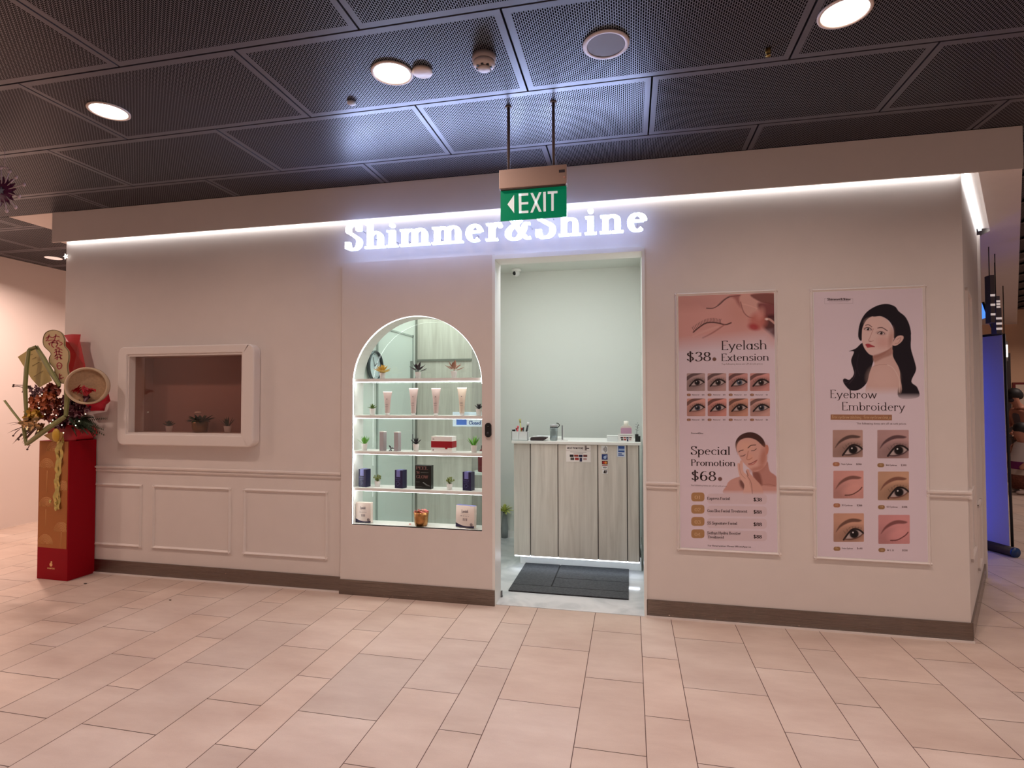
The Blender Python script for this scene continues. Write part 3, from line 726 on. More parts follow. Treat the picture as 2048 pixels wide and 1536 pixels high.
def art_left(p):
    # gradient photograph of a face lying down, at the top
    SK = (214, 162, 156)
    top = p.Y; g_ = np.clip((700 - p.Y) / 34, 0, 1); base = p.C.copy()
    idx = np.nonzero(p.Y < 702)[0]
    sk = Paint(p.X, p.Y, SK); P = sk
    P.ell(*z5(330, 330), 60, 38, (218, 164, 156), soft=1.0, a=.8); P.ell(*z5(800, 260), 26, 30, (208, 152, 140), soft=1.2, a=.7)
    P.ell(*z5(250, 180), 40, 14, (196, 142, 134), soft=1.4, a=.6)
    P.poly(Z(z5, 130, 80, 640, 100, 700, 130, 560, 200, 500, 240, 420, 250, 300, 160, 130, 120), (200, 148, 142), soft=5, a=.5)
    P.line(Z(z5, 440, 246, 510, 245, 580, 205, 640, 150, 700, 122, 800, 112), 1.6, (78, 46, 48), soft=1.2)
    P.line(Z(z5, 560, 215, 620, 160, 680, 122), 2.6, (104, 70, 70), soft=1.6, a=.7)
    P.poly(Z(z5, 690, 112, 800, 108, 790, 150, 820, 250, 770, 200, 740, 150), (150, 80, 78), soft=6, a=.7)
    P.poly(Z(z5, 800, 110, 920, 108, 990, 190, 1010, 230, 960, 330, 905, 360, 840, 300, 800, 210), (214, 166, 156), soft=4, a=.9)
    P.line(Z(z5, 800, 180, 830, 280, 880, 335, 940, 350), 1.6, (130, 66, 64), soft=1.8, a=.9)
    P.line(Z(z5, 820, 200, 900, 220, 980, 250), 1.3, (232, 186, 176), soft=2, a=.8)
    P.poly(Z(z5, 910, 100, 1180, 96, 1180, 215, 1080, 200, 990, 170), (128, 76, 70), soft=3, a=.95)
    P.poly(Z(z5, 990, 190, 1180, 220, 1180, 330, 1060, 350, 1010, 300), (120, 52, 56), soft=6, a=.9)
    P.poly(Z(z5, 1030, 340, 1180, 330, 1180, 560, 1120, 520, 1040, 450, 1020, 400), (70, 24, 32), soft=7, a=.9)
    P.ell(*z5(985, 380), 17, 16, (196, 116, 106), soft=.7, a=.9); P.ell(*z5(940, 445), 11, 6.5, (176, 62, 66), ang=15, soft=.9, a=.9); P.ell(*z5(1010, 300), 8, 12, (214, 150, 140), ang=20, soft=1, a=.7)
    P.line(Z(z5, 1065, 360, 1110, 365, 1160, 405), 4.2, (206, 160, 150), soft=1.5); P.ell(*z5(1078, 362), 2.6, 2.2, (232, 206, 200), soft=.6)
    # closed eye with long lashes
    P.poly(Z(z5, 330, 480, 380, 430, 450, 395, 540, 400, 620, 430, 520, 440, 420, 470), (212, 158, 150), soft=2, a=.8)
    P.line(Z(z5, 300, 500, 360, 450, 430, 405, 500, 396, 570, 405, 640, 420, 700, 400), 2.4, (80, 44, 44), soft=1.6)
    P.line(Z(z5, 400, 560, 480, 520, 560, 470, 630, 420), 2.2, (150, 90, 84), soft=2.4, a=.8)
    P.line(Z(z5, 300, 540, 420, 490, 560, 440), 3, (222, 176, 168), soft=3, a=.7)
    for i in range(20):
        t = i / 19; bx = 310 + 280 * t; by = 485 - 90 * sin(pi * .62 * min(1, t * 1.1)) - 0; L = 46 - 12 * abs(t - .5)
        dxx = -22 + 26 * t; P.line([z5(bx, by), z5(bx + dxx * .6 - 4, by - L * .6), z5(bx + dxx, by - L)], .95, (62, 34, 36), soft=.7, a=.9)
    edge = 1 - np.clip((sk.Y - (664 + .10 * (1450 - sk.X))) / 34, 0, 1); right = np.clip((sk.X - 1500) / 50, 0, 1) * np.clip((702 - sk.Y) / 36, 0, 1)
    m = np.maximum(edge, right)[:, None]; p.C = p.C * (1 - m) + sk.C * m
    S = [(176, 150, 148), (190, 154, 150), (196, 144, 138), (206, 148, 142), (210, 158, 146), (212, 148, 138), (204, 150, 130), (210, 164, 154)]
    xs = ((230, 424), (450, 648), (674, 876), (900, 1108))
    for i, (a, b) in enumerate(xs):
        eye_tile(p, z5, a, 934, b, 1124, S[i], (50, 30, 32), ((34, 22, 26), (46, 32, 34), (90, 100, 116), (58, 34, 32))[i], kind=1)
        eye_tile(p, z5, a + 2, 1202, b + 4, 1390, S[4 + i], (56, 34, 34), ((60, 64, 84), (44, 40, 60), (40, 28, 30), (52, 58, 74))[i], kind=1)
        for yy in (1163, 1428):
            c = z5(a + 22, yy); p.poly(rr_px(c[0] - 4, c[1] - 2.4, c[0] + 4, c[1] + 2.4, 2.3), (150, 100, 76), smooth=False)
    p.ell(*z5(523, 786), 3.9, 3.8, (118, 84, 70), soft=.25); p.ell(*z6(583, 625), 4.2, 4.1, (118, 84, 80), soft=.25)
    # second portrait: woman with closed eyes, hands at her cheek
    fd = (980, 990); C1 = (206, 156, 146)
    p.poly(Z(z6, 655, 690, 690, 640, 770, 605, 840, 600, 900, 660, 960, 700, 1000, 690, 1060, 600, 1175, 600, 1178, 790, 650, 790), C1, soft=1.5, fade=fd)
    p.poly(Z(z6, 930, 520, 1040, 500, 1085, 440, 1110, 540, 1178, 600, 1178, 700, 1040, 690, 950, 640), (190, 136, 126), soft=2)
    p.poly(Z(z6, 790, 640, 840, 650, 850, 740, 800, 700), (92, 48, 44), soft=5, a=.8, fade=fd); p.poly(Z(z6, 930, 560, 1000, 560, 1030, 690, 960, 640), (128, 74, 64), soft=5, a=.8)
    p.poly(Z(z6, 748, 290, 752, 220, 800, 160, 880, 130, 960, 140, 1030, 190, 1064, 260, 1050, 300, 1000, 260, 900, 230, 800, 260, 765, 330, 772, 370), (74, 46, 42), soft=1.2)
    p.poly(Z(z6, 756, 300, 790, 220, 870, 190, 960, 210, 1040, 280, 1066, 300, 1080, 430, 1040, 510, 960, 548, 900, 520, 830, 450, 785, 380), (218, 170, 158), soft=1.5)
    p.ell(*z6(850, 280), 14, 10, (228, 178, 158), soft=1.2, a=.8); p.ell(*z6(900, 400), 7, 8, (224, 170, 150), soft=1, a=.8); p.ell(*z6(1040, 400), 7, 22, (178, 112, 94), ang=10, soft=1.2, a=.7); p.ell(*z6(960, 520), 14, 4, (176, 112, 96), ang=-16, soft=1.2, a=.6)
    p.poly(Z(z6, 1062, 270, 1085, 265, 1098, 300, 1090, 350, 1070, 370, 1064, 320), (200, 136, 118), soft=1)
    p.line(Z(z6, 880, 296, 910, 270, 960, 264), 1.7, (70, 42, 38), soft=1); p.line(Z(z6, 782, 338, 800, 325, 828, 318), 1.5, (78, 48, 44), soft=1)
    p.line(Z(z6, 915, 326, 945, 322, 968, 304), 1.2, (60, 34, 32), soft=.8); p.line(Z(z6, 800, 382, 830, 380, 850, 366), 1.2, (60, 34, 32), soft=.8)
    p.line(Z(z6, 882, 330, 872, 380, 866, 412, 890, 420, 922, 400), 1.1, (166, 100, 84), soft=1.4, a=.9)
    p.line(Z(z6, 882, 466, 920, 456, 976, 424), 1.4, (128, 48, 46), soft=.8); p.line(Z(z6, 890, 474, 930, 470, 968, 438), 1.8, (186, 92, 84), soft=1.1, a=.8)
    p.poly(Z(z6, 768, 462, 790, 458, 800, 430, 822, 440, 830, 540, 870, 590, 900, 700, 920, 790, 830, 790, 840, 690, 800, 620, 776, 540), (224, 178, 164), soft=1.2, fade=fd)
    p.poly(Z(z6, 862, 530, 885, 524, 905, 570, 960, 630, 1010, 690, 1040, 790, 930, 790, 900, 680, 870, 600), (214, 164, 150), soft=1.2, fade=fd)
    p.line(Z(z6, 790, 470, 800, 560, 850, 620), .7, (160, 98, 84), soft=.8, a=.8); p.line(Z(z6, 868, 590, 910, 660, 926, 780), .8, (110, 60, 52), soft=1, a=.9); p.line(Z(z6, 862, 540, 880, 590), 1.4, (96, 52, 46), soft=1, a=.8)
    p.line(Z(z6, 1020, 690, 1100, 680, 1170, 700), 1.2, (150, 94, 80), soft=1.6, a=.6)
    # price rows
    for i, y in enumerate((768, 898, 1028, 1158)):
        a = z6(278, y); b = z6(418, y + 94); p.poly(rr_px(a[0], a[1], b[0], b[1], 5.5), (176, 134, 92), smooth=False)
        a = z6(445, y + 10); b = z6(1080, y + 118); p.poly(rr_px(a[0], a[1], b[0], b[1], 7, 1.5), (214, 192, 196), smooth=False, a=.7)

def art_right(p):
    # portrait of a woman with long dark wavy hair
    H = (28, 20, 30); SK = (206, 166, 156); fd = (786, 802)
    p.poly(Z(z7, 880, 640, 1000, 560, 1080, 560, 1085, 700, 1130, 860, 1135, 930, 1090, 1040, 1150, 1100, 1160, 1200, 960, 1200, 960, 1000, 900, 800), H, soft=1.2, fade=fd)
    p.poly(Z(z7, 575, 650, 520, 700, 450, 730, 500, 735, 472, 820, 490, 900, 500, 960, 460, 1020, 400, 1010, 390, 1040, 420, 1090, 470, 1130, 560, 1120, 640, 1040, 680, 900, 710, 780, 690, 700, 620, 640), H, soft=1.0)
    p.line(Z(z7, 480, 1000, 440, 1040, 410, 1048, 392, 1030, 405, 1010, 430, 1018), 1.0, (70, 52, 64), soft=.8)
    p.line(Z(z7, 520, 920, 500, 1000, 450, 1060), .9, (84, 66, 80), soft=1.2, a=.8); p.line(Z(z7, 550, 760, 530, 880, 560, 980), .9, (58, 44, 60), soft=1.5, a=.8)
    p.poly(Z(z7, 700, 700, 880, 640, 900, 780, 960, 900, 975, 1000, 965, 1180, 640, 1180, 650, 1000, 680, 900, 710, 860), (214, 180, 172), soft=1.2, fade=(772, 790))
    p.ell(*z7(800, 1000), 26, 22, (222, 190, 182), soft=1, a=.6); p.poly(Z(z7, 705, 770, 790, 740, 880, 690, 890, 760, 800, 800, 710, 840), (170, 124, 112), soft=4, a=.8)
    p.line(Z(z7, 840, 866, 900, 900, 950, 980, 968, 1050, 966, 1150), .9, (232, 214, 206), soft=.7); p.line(Z(z7, 700, 885, 760, 868, 840, 866), .7, (170, 126, 116), soft=1, a=.8)
    p.poly(Z(z7, 545, 580, 560, 450, 620, 340, 720, 270, 830, 244, 920, 270, 960, 320, 1030, 380, 1075, 480, 1080, 580, 1000, 570, 940, 480, 900, 420, 760, 360, 660, 400, 600, 500, 580, 620), H, soft=1.0)
    p.poly(Z(z7, 582, 560, 592, 480, 640, 400, 720, 366, 800, 380, 860, 430, 910, 540, 905, 620, 880, 690, 800, 740, 720, 772, 660, 760, 610, 700, 585, 630), (226, 196, 190), soft=1.0)
    p.poly(Z(z7, 700, 300, 860, 300, 960, 420, 960, 560, 912, 600, 905, 500, 860, 420, 780, 372, 690, 372), H, soft=1.2)
    p.ell(*z7(700, 440), 14, 9, (230, 196, 188), soft=1.2, a=.7); p.ell(*z7(800, 640), 13, 11, (214, 164, 156), soft=1.2, a=.7); p.ell(*z7(880, 600), 5, 18, (186, 138, 126), ang=8, soft=1.2, a=.7)
    p.poly(Z(z7, 930, 480, 1020, 500, 1050, 620, 1000, 700, 900, 720, 905, 640, 930, 600), H, soft=1)
    p.poly(Z(z7, 930, 590, 960, 570, 1002, 572, 1008, 600, 980, 640, 930, 672, 895, 665, 905, 630), (222, 186, 178), soft=.9); p.line(Z(z7, 940, 610, 980, 590, 960, 640, 925, 650), .9, (150, 96, 88), soft=1, a=.8)
    p.line(Z(z7, 620, 464, 650, 458, 684, 480), 1.5, (96, 62, 60), soft=1); p.line(Z(z7, 745, 492, 790, 488, 842, 520), 1.7, (96, 62, 60), soft=1)
    for cx, cy, r in ((642, 502, 1.0), (778, 544, 1.1)):
        p.ell(*z7(cx, cy), 7.5 * r, 3.2 * r, (150, 92, 88), ang=8, soft=1.1, a=.7)
        p.ell(*z7(cx, cy), 5.4 * r, 2.2 * r, (222, 206, 204), ang=8, soft=.4); p.ell(*z7(cx + 3, cy + 1), 2.6 * r, 2.5 * r, (36, 20, 22), soft=.3); p.ell(*z7(cx - 3, cy - 4), .6, .6, (230, 220, 220), soft=.5)
        p.line(Z(z7, cx - 36, cy + 2, cx - 10, cy - 15, cx + 22, cy - 10, cx + 38, cy + 8), 1.2, (44, 26, 28), soft=.7)
    p.line(Z(z7, 700, 500, 676, 560, 660, 600, 650, 618, 672, 628, 700, 622), 1.0, (176, 116, 108), soft=1.2, a=.85); p.ell(*z7(668, 628), 3, .9, (140, 80, 76), soft=.9, a=.7)
    p.poly(Z(z7, 618, 660, 650, 652, 690, 668, 718, 684, 680, 688, 640, 694, 628, 680), (184, 74, 82), soft=.9); p.line(Z(z7, 622, 664, 660, 672, 714, 684), .7, (120, 40, 48), soft=.6)
    p.poly(Z(z7, 700, 772, 760, 752, 850, 716, 880, 690, 880, 700, 800, 770, 710, 800), (168, 118, 106), soft=3, a=.7)
    a = z7(262, 1376); b = z7(890, 1434); p.poly([a, (b[0], a[1] + .6), (b[0], b[1] + .6), (a[0], b[1] - .5)], (164, 118, 88), smooth=False)
    a = z7(200, 190); b = z7(490, 244); p.line([a, (b[0], a[1] + .2), (b[0], b[1] - 1), (a[0], b[1]), a], .35, (150, 132, 140), smooth=False, soft=.6)
    p.line([z7(245, 224), z7(445, 222)], .5, (110, 92, 98), soft=.6)
    S = ((182, 148, 138), (182, 148, 146), (208, 152, 144), (196, 156, 130), (200, 154, 132), (208, 146, 146))
    P6 = ((274, 98, 572, 370), (716, 98, 1028, 380), (280, 502, 580, 778), (722, 510, 1030, 796), (282, 924, 584, 1208), (726, 940, 1038, 1228))
    for i, (a, b, c, d) in enumerate(P6):
        eye_tile(p, z8, a, b, c, d, S[i], ((56, 38, 36), (60, 34, 44), (104, 66, 58), (112, 66, 58), (84, 54, 46), (112, 62, 62))[i], (26, 18, 20), closed=i in (2, 5))
        yy = d + (68 if i != 5 else 60); e = z8(a + 35, yy); p.poly(rr_px(e[0] - 7, e[1] - 4.2, e[0] + 7, e[1] + 4.2, 4), ((176, 120, 92), (158, 122, 84))[i > 2 or i == 1], smooth=False)

PY_ = WY - .012
a, b_ = at(1356.4, 592, PY_), at(1555.4, 1102, PY_)
Lx0, Lz1, Lx1, Lz0 = a.x, at(1450, 588.8, PY_).z, b_.x - .001, at(1450, 1099.5, PY_).z
t1 = poster('eyelash_poster', Lx0, Lz0, Lx1, Lz1, PY_, (224, 208, 218), art_left, 'framed poster with eyelash photos and facial price list, next to the doorway')
org = ((Lx0 + Lx1) / 2, Lz0)
mb = MB()
def t5(s, xa, ya, xb, yb, h, m=INK, **k): T(mb, s, *z5(xa, ya), *z5(xb, yb), h / 5.296, m, PY_, org, **k)
def t6(s, xa, ya, xb, yb, h, m=INK, **k): T(mb, s, *z6(xa, ya), *z6(xb, yb), h / 5.296, m, PY_, org, **k)
t5('Eyelash', 592, 690, 1085, 680, 98, thick=.10, thin=.04); t5('Extension', 592, 806, 1105, 800, 78, thick=.11, thin=.045)
t5('$38', 225, 808, 490, 806, 96, thick=.12, thin=.045); t5('Top following items are off at nett prices', 600, 846, 1036, 842, 16, INKM, thick=.10, thin=.06, serif=0)
SM = dict(thick=.14, thin=.09, serif=0)
for y in (1169, 1434):
    for i, x in enumerate((285, 508, 732, 957)):
        t5('Natural', x, y, x + 78, y, 13, INKM, **SM); t5(('$38', '$48', '$58', '$68')[i], x + (104 if i < 3 else 110), y, x + 132, y, 13, INKM, **SM)
        t5('0%d' % (i + 1 + (4 if y > 1300 else 0)), x - 44, y + 1, x - 22, y + 1, 12, CREAM, **SM)
t6('Shimmer&Shine', 275, 146, 405, 148, 15, INK, **SM)
t6('Special', 272, 366, 695, 370, 88, thick=.11, thin=.045); t6('Promotion', 272, 484, 748, 490, 68, thick=.13, thin=.05)
t6('$68', 275, 640, 545, 646, 100, thick=.12, thin=.045); t6('The following items are off at nett prices', 272, 698, 655, 708, 15, INKM, thick=.10, thin=.06, serif=0)
for i, (s, pr) in enumerate((('Express Facial', '$38'), ('Gua Sha Facial Treatment', '$88'), ('SS Signature Facial', '$88'), ('Sothys Hydra Booster', '$88'))):
    y = 844 + 131 * i; wd = (238, 424, 316, 356)[i]; yy = y - (27 if i == 3 else 0)
    t6(s, 448, yy, 448 + wd, yy + wd * .012, 30, INK, thick=.16, thin=.08, serif=.8); t6(pr, 936, y + 16, 1026, y + 18, 36, INK, thick=.17, thin=.08)
    t6('0%d' % (i + 1), 312, y - 8, 378, y - 7, 36, CREAM, thick=.12, thin=.06)
t6('Treatment', 452, 1252, 625, 1254, 28, INK, thick=.16, thin=.08, serif=.8)
t6('For Reservation Please WhatsApp us', 452, 1338, 910, 1352, 16, INK, thick=.14, thin=.09, serif=0)
mb.build('lettering', INK, t1)

a, b_ = at(1630, 583, PY_), at(1852, 1122, PY_)
Rx0, Rx1, Rz1, Rz0 = at(1630.5, 800, PY_).x, at(1850.5, 860, PY_).x, at(1740, 580.2, PY_).z, at(1740, 1118, PY_).z
t2 = poster('eyebrow_poster', Rx0, Rz0, Rx1, Rz1, PY_, (226, 212, 222), art_right, 'framed poster of a woman with long dark hair above six eyebrow photos')
org = ((Rx0 + Rx1) / 2, Rz0)
mb = MB()
def t7(s, xa, ya, xb, yb, h, m=INK, **k): T(mb, s, *z7(xa, ya), *z7(xb, yb), h / 5.119, m, PY_, org, **k)
def t8(s, xa, ya, xb, yb, h, m=INK, **k): T(mb, s, *z8(xa, ya), *z8(xb, yb), h / 4.954, m, PY_, org, **k)
t7('Eyebrow', 252, 1208, 740, 1214, 84, thick=.085, thin=.035); t7('Embroidery', 372, 1334, 1025, 1340, 84, thick=.085, thin=.035)
t7('Free eyebrow stitching  *Free eyebrow design', 276, 1416, 880, 1420, 30, CREAM, thick=.14, thin=.09, serif=0)
t7('*The following items are off at nett prices', 520, 1478, 1035, 1482, 20, INKM, thick=.12, thin=.07, serif=0)
t7('Shimmer&Shine', 228, 210, 468, 208, 24, INK, thick=.2, thin=.09, serif=1)
for i, (x, y, s, pr) in enumerate(((356, 444, 'Classic Eyebrow', '$288'), (800, 454, 'Mist Eyebrow', '$388'), (362, 852, '3D Eyebrow', '$388'), (808, 868, '6D Eyebrow', '$488'), (364, 1278, 'Ombre Eyebrow', '$588'), (812, 1298, 'M L B', '$1288'))):
    t8(s, x, y, x + (110 if i < 5 else 68), y + 2, 17, INKM, thick=.15, thin=.09, serif=0); t8(pr, x + 150, y + 2, x + 205, y + 3, 17, INKM, thick=.15, thin=.09, serif=0)
    t8('0%d' % (i + 1), x - 62, y, x - 34, y + 1, 18, CREAM, thick=.12, thin=.07, serif=0)
mb.build('lettering', INK, t2)

# ================================================================== shop sign
SIGNM = emis('sign_white', (0.50, 0.62, 1.0), 64)
HALO = emis('sign_back_glow', (0.45, 0.57, 1.0), 2.2)
SIGNS = emis('sign_return', (0.42, 0.54, 1.0), 6.0)
sx0, sx1 = at(690, 500, -.04).x, at(1297, 450, -.04).x
sign = thing('shop_sign', ((sx0 + sx1) / 2, WY, 2.63), 'large glowing white serif letters of the shop name above the doorway', 'sign')
s = 'Shimmer&Shine'
PIN = mat('sign_pin', (200, 200, 206), .4)
# letter extents measured on the sign: left and right edge in photo pixels
ext = [(35, 140), (163, 292), (303, 372), (388, 582), (597, 800), (818, 930), (948, 1056), (1073, 1242), (1273, 1402), (1423, 1566), (1592, 1668), (1690, 1843), (1868, 1998)]
for ch, (ea, eb) in zip(s, ext):
    xa = at(680 + ea / 3.251, 470, -.10).x; xb = at(680 + eb / 3.251, 470, -.10).x
    adv, polys = glyph(ch, .185, .062, 1.1, .062, arcn=12)
    qx = [q[0] for p in polys for q in p]; m0, m1 = min(qx), max(qx); sc = (xb - xa) / (m1 - m0); h = .178
    mb = MB(); mh = MB()
    for p in polys:
        qs = [((q[0] - m0) * sc + xa - sign.location.x, q[1] * h * (1.06 if q[1] > .64 else 1.12)) for q in p]
        mb.prism(qs, -.125, -.095, SIGNS, caps=False); mb.add([(q[0], -.1255, q[1]) for q in qs], [tuple(range(len(qs)))], SIGNM)
        mh.add([(q[0], -.0945, q[1]) for q in qs], [tuple(reversed(range(len(qs))))], HALO)
    for p in (polys[0],):
        qx_ = sum(q[0] for q in p) / len(p); qz_ = sum(q[1] for q in p) / len(p); mb.tube([((qx_ - m0) * sc + xa - sign.location.x, -.096, qz_ * h * 1.08), ((qx_ - m0) * sc + xa - sign.location.x, 0, qz_ * h * 1.08)], .004, PIN, 8)
    lo = mb.build('letter', SIGNM, sign); mh.build('back_glow', HALO, lo)

# ================================================================== exit sign hung from the ceiling
EY = -.93
ax = at(998, 340, EY); bx = at(1133, 325, EY); zt = ax.z; zb = at(998, 378, EY).z; zbb = at(998, 440, EY).z; ex0, ex1 = ax.x, bx.x
t = thing('exit_sign', ((ex0 + ex1) / 2, EY, zb), 'green EXIT sign with left arrow under a beige box, hung on two rods', 'sign')
cx = t.location.x; cz = t.location.z
HOUS = mat('beige_housing', (186, 158, 144), .45)
mb = MB(); mb.box((ex0 - cx, 0, 0), (ex1 - cx, .055, zt - zb)); mb.build('housing', HOUS, t, bevel=.004)
mb = MB(); mb.box((ex0 - cx + .008, .004, -.006), (ex1 - cx - .008, .05, 0)); mb.build('lamp_slot', mat('housing_dark', (70, 56, 50), .6), t)
mb = MB(); mb.box((ex0 - cx + .004, .020, zbb - zb), (ex1 - cx - .003, .030, -.004)); pn = mb.build('panel', mat('exit_green', (0, 122, 84), .3, emit=lin((0, 128, 88)), es=.35), t)
WL = mat('exit_white', (226, 232, 232), .4, emit=(.8, .85, .85), es=.35); mb = MB()
def ez(x, y): p = at(980 + x / 11.82, 320 + y / 11.82, EY + .019); return (p.x - cx, .0192, p.z - cz)
def epoly(*p): mb.add([ez(p[i], p[i + 1]) for i in range(0, len(p), 2)], [tuple(range(len(p) // 2))], WL)
epoly(412, 1050, 570, 822, 572, 1255)
epoly(675, 795, 740, 790, 745, 1255, 685, 1260); epoly(675, 795, 905, 780, 905, 838, 678, 852); epoly(735, 1000, 905, 988, 905, 1046, 736, 1056); epoly(685, 1206, 908, 1194, 908, 1250, 686, 1262)
epoly(955, 782, 1015, 778, 1222, 1222, 1158, 1226); epoly(1158, 762, 1218, 758, 1012, 1242, 952, 1244)
epoly(1256, 756, 1318, 750, 1322, 1214, 1264, 1218); epoly(1362, 742, 1596, 730, 1596, 786, 1364, 804); epoly(1448, 792, 1508, 788, 1506, 1200, 1450, 1204)
mb.build('lettering', WL, t)
for px_ in (1017, 1107):
    xx = at(px_, 330, EY + .025).x - cx; mb = MB(); mb.tube([(xx, .028, zt - zb - .002), (xx, .028, ZC - cz)], .0085, None, 10); mb.lathe([(.02, ZC - cz - .004), (.02, ZC - cz)], c=(xx, .028, 0)); mb.build('hanging_rod', mat('rod_grey', (104, 92, 88), .5), t)
mb = MB(); mb.box((ex1 - cx - .042, -.001, .062), (ex1 - cx - .009, 0, .078)); mb.build('label_plate', mat('dark_label', (70, 62, 66), .5), t)
mb = MB(); mb.ball((ex1 - cx - .012, -.002, .035), .005); mb.build('indicator_lamp', mat('pink_led', (236, 180, 160), .3), t)

# ================================================================== ceiling fittings
LENS = emis('downlight_lens', (1.0, .86, .74), 14)
RING = mat('ring_white', (214, 196, 186), .4)
def downlight(x, y, label, r=.105, lens=LENS):
    t = thing('downlight', (x, y, ZC), label, 'ceiling light', group='round downlights in the perforated ceiling')
    mb = MB(); mb.lathe([(r * .86, -.001), (r, -.001), (r, -.007), (r * .9, -.010), (r * .86, -.006)], n=36, caps=False); mb.build('trim_ring', RING, t)
    mb = MB(); mb.lathe([(0, -.004), (r * .87, -.004)], n=32, caps=False); mb.build('lens', lens, t)
downlight(-2.903, -1.352, 'leftmost of the three glowing round downlights in the ceiling')
downlight(-1.166, -1.350, 'glowing round downlight beside the small blank disc, left of the exit sign')
downlight(.905, -1.348, 'glowing round downlight cut by the top edge of the view, rightmost')
p = atz(107, 516, ZC); t = thing('downlight', (p.x, p.y, ZC), 'faintly glowing small round downlight far behind, left of the shop corner', 'ceiling light'); mb = MB(); mb.lathe([(0, -.006), (.07, -.006), (.085, -.002)], n=24, caps=False); mb.build('lens', mat('pale_lens', (230, 210, 196), .4, emit=(1, .8, .7), es=.6), t)  # lens given a weak glow of its own
o = MB().lathe([(.05, -.001), (.05, -.012), (.044, -.016), (0, -.016)], n=28, c=(0, 0, 0)).build('blanking_disc', RING); o.location = (-1.011, -1.333, ZC); tag(o, 'small blank pale disc on the ceiling beside the middle downlight', 'ceiling disc')
t = thing('smoke_detector', (-.678, -1.377, ZC), 'round grey smoke detector on the ceiling left of the exit sign rods', 'smoke detector')
MB().lathe([(.058, 0), (.058, -.022), (.052, -.026), (.05, -.028)], n=30).build('base', mat('detector_grey', (170, 158, 158), .4), t)
MB().lathe([(.052, -.028), (.054, -.04), (.046, -.052), (.034, -.055)], n=30).build('body', mat('detector_body', (196, 184, 182), .4), t)
mb = MB(); [mb.box((.0335 * cos(a) - .006, .0335 * sin(a) - .006, -.058), (.0335 * cos(a) + .006, .0335 * sin(a) + .006, -.05)) for a in [i * pi / 4 for i in range(8)]]; mb.build('vent', BLACKM, t)
MB().lathe([(.03, -.054), (.03, -.064), (.022, -.068), (0, -.068)], n=24).build('cap', mat('detector_body', (196, 184, 182), .4), t)
t = thing('ceiling_speaker', (-.10, -1.347, ZC), 'round grey loudspeaker with white rim set in the ceiling right of the smoke detector', 'speaker')
MB().lathe([(.088, -.002), (.108, -.002), (.108, -.006), (.100, -.012), (.088, -.008)], n=40, caps=False).build('rim', mat('speaker_rim', (206, 196, 198), .4), t)
MB().lathe([(0, -.008), (.05, -.008), (.089, -.006)], n=36, caps=False).build('grille', mat('speaker_grille', (120, 116, 122), .6, bump=.6, bscale=900), t)
o = MB().lathe([(.022, -.001), (.024, -.012), (.012, -.02), (0, -.02)], n=16).build('sprinkler', mat('sprinkler_white', (200, 204, 214), .35)); p = atz(703, 203, ZC); o.location = (p.x, p.y, ZC); tag(o, 'tiny pale sprinkler cover on the ceiling below the middle downlight', 'sprinkler')
o = MB().lathe([(.014, 0), (.012, -.02), (.004, -.03), (.013, -.034), (0, -.036)], n=12).build('sprinkler', mat('brass', (170, 140, 80), .35, metal=1)); p = atz(1536, 98, ZC); o.location = (p.x, p.y, ZC); tag(o, 'brass sprinkler head on the ceiling right of the loudspeaker', 'sprinkler')

# hanging snowflake decoration, left edge
c = at(8, 383, -1.1); t = thing('snowflake_ornament', c, 'purple snowflake ornament with pale round tips hanging at the left edge', 'ornament')
u = (at(48, 383, -1.1) - c).x
PUR = mat('purple_glitter', (96, 18, 74), .4, bump=.5, bscale=600); PALE = mat('pale_tips', (206, 184, 190), .4)
mb = MB()
for i in range(16):
    a = 2 * pi * i / 16 + .1; mb.leaf((0, 0, 0), (cos(a), 0, sin(a)), u * .62, u * .22, None, up=Vector((0, 1, 0)), bend=0, fold=.1)
    mb.leaf((0, .004, 0), (cos(a), 0, sin(a)), u * .62, u * .22, None, up=Vector((0, -1, 0)), bend=0, fold=.1)
mb.ball((0, 0, 0), (u * .42, .012, u * .42)); mb.build('petals', PUR, t)
for i, L in enumerate((1.0, .78, .82, .98, .72, .95, .9, .75, 1.0, .8, .9, .8)):
    a = 2 * pi * i / 12 + .2; mb = MB(); mb.tube([(u * .3 * cos(a), -.006, u * .3 * sin(a)), (u * L * cos(a), 0, u * L * sin(a))], .0034); mb.ball((u * L * cos(a), 0, u * L * sin(a)), (.013, .008, .013)); mb.build('spike', PALE, t)
mb = MB(); mb.prism([(r_ * cos(pi / 2 + pi * k / 5), r_ * sin(pi / 2 + pi * k / 5)) for k in range(10) for r_ in [(.026 if k % 2 == 0 else .010)]], -.018, -.012); mb.build('star', mat('silver_blue', (170, 180, 200), .3, metal=.6), t)
mb = MB(); mb.tube([(0, 0, u * .9), (0, 0, ZC - c.z)], .0012); mb.tube([(-.12, 0, u * 1.1), (.03, 0, u * .92)], .003); mb.build('string', PALE, t)
p = at(128, 512, -.02); o = MB().prism([(r_ * cos(pi / 2 + .3 + pi * k / 5), r_ * sin(pi / 2 + .3 + pi * k / 5)) for k in range(10) for r_ in [(.026 if k % 2 == 0 else .011)]], -.004, .004).build('star_ornament', mat('white_star', (250, 244, 236), .4, emit=(1, .95, .9), es=1.2)); o.location = (p.x, -.005, p.z)
tag(o, 'tiny white five-pointed star at the top left corner of the shop front', 'ornament')

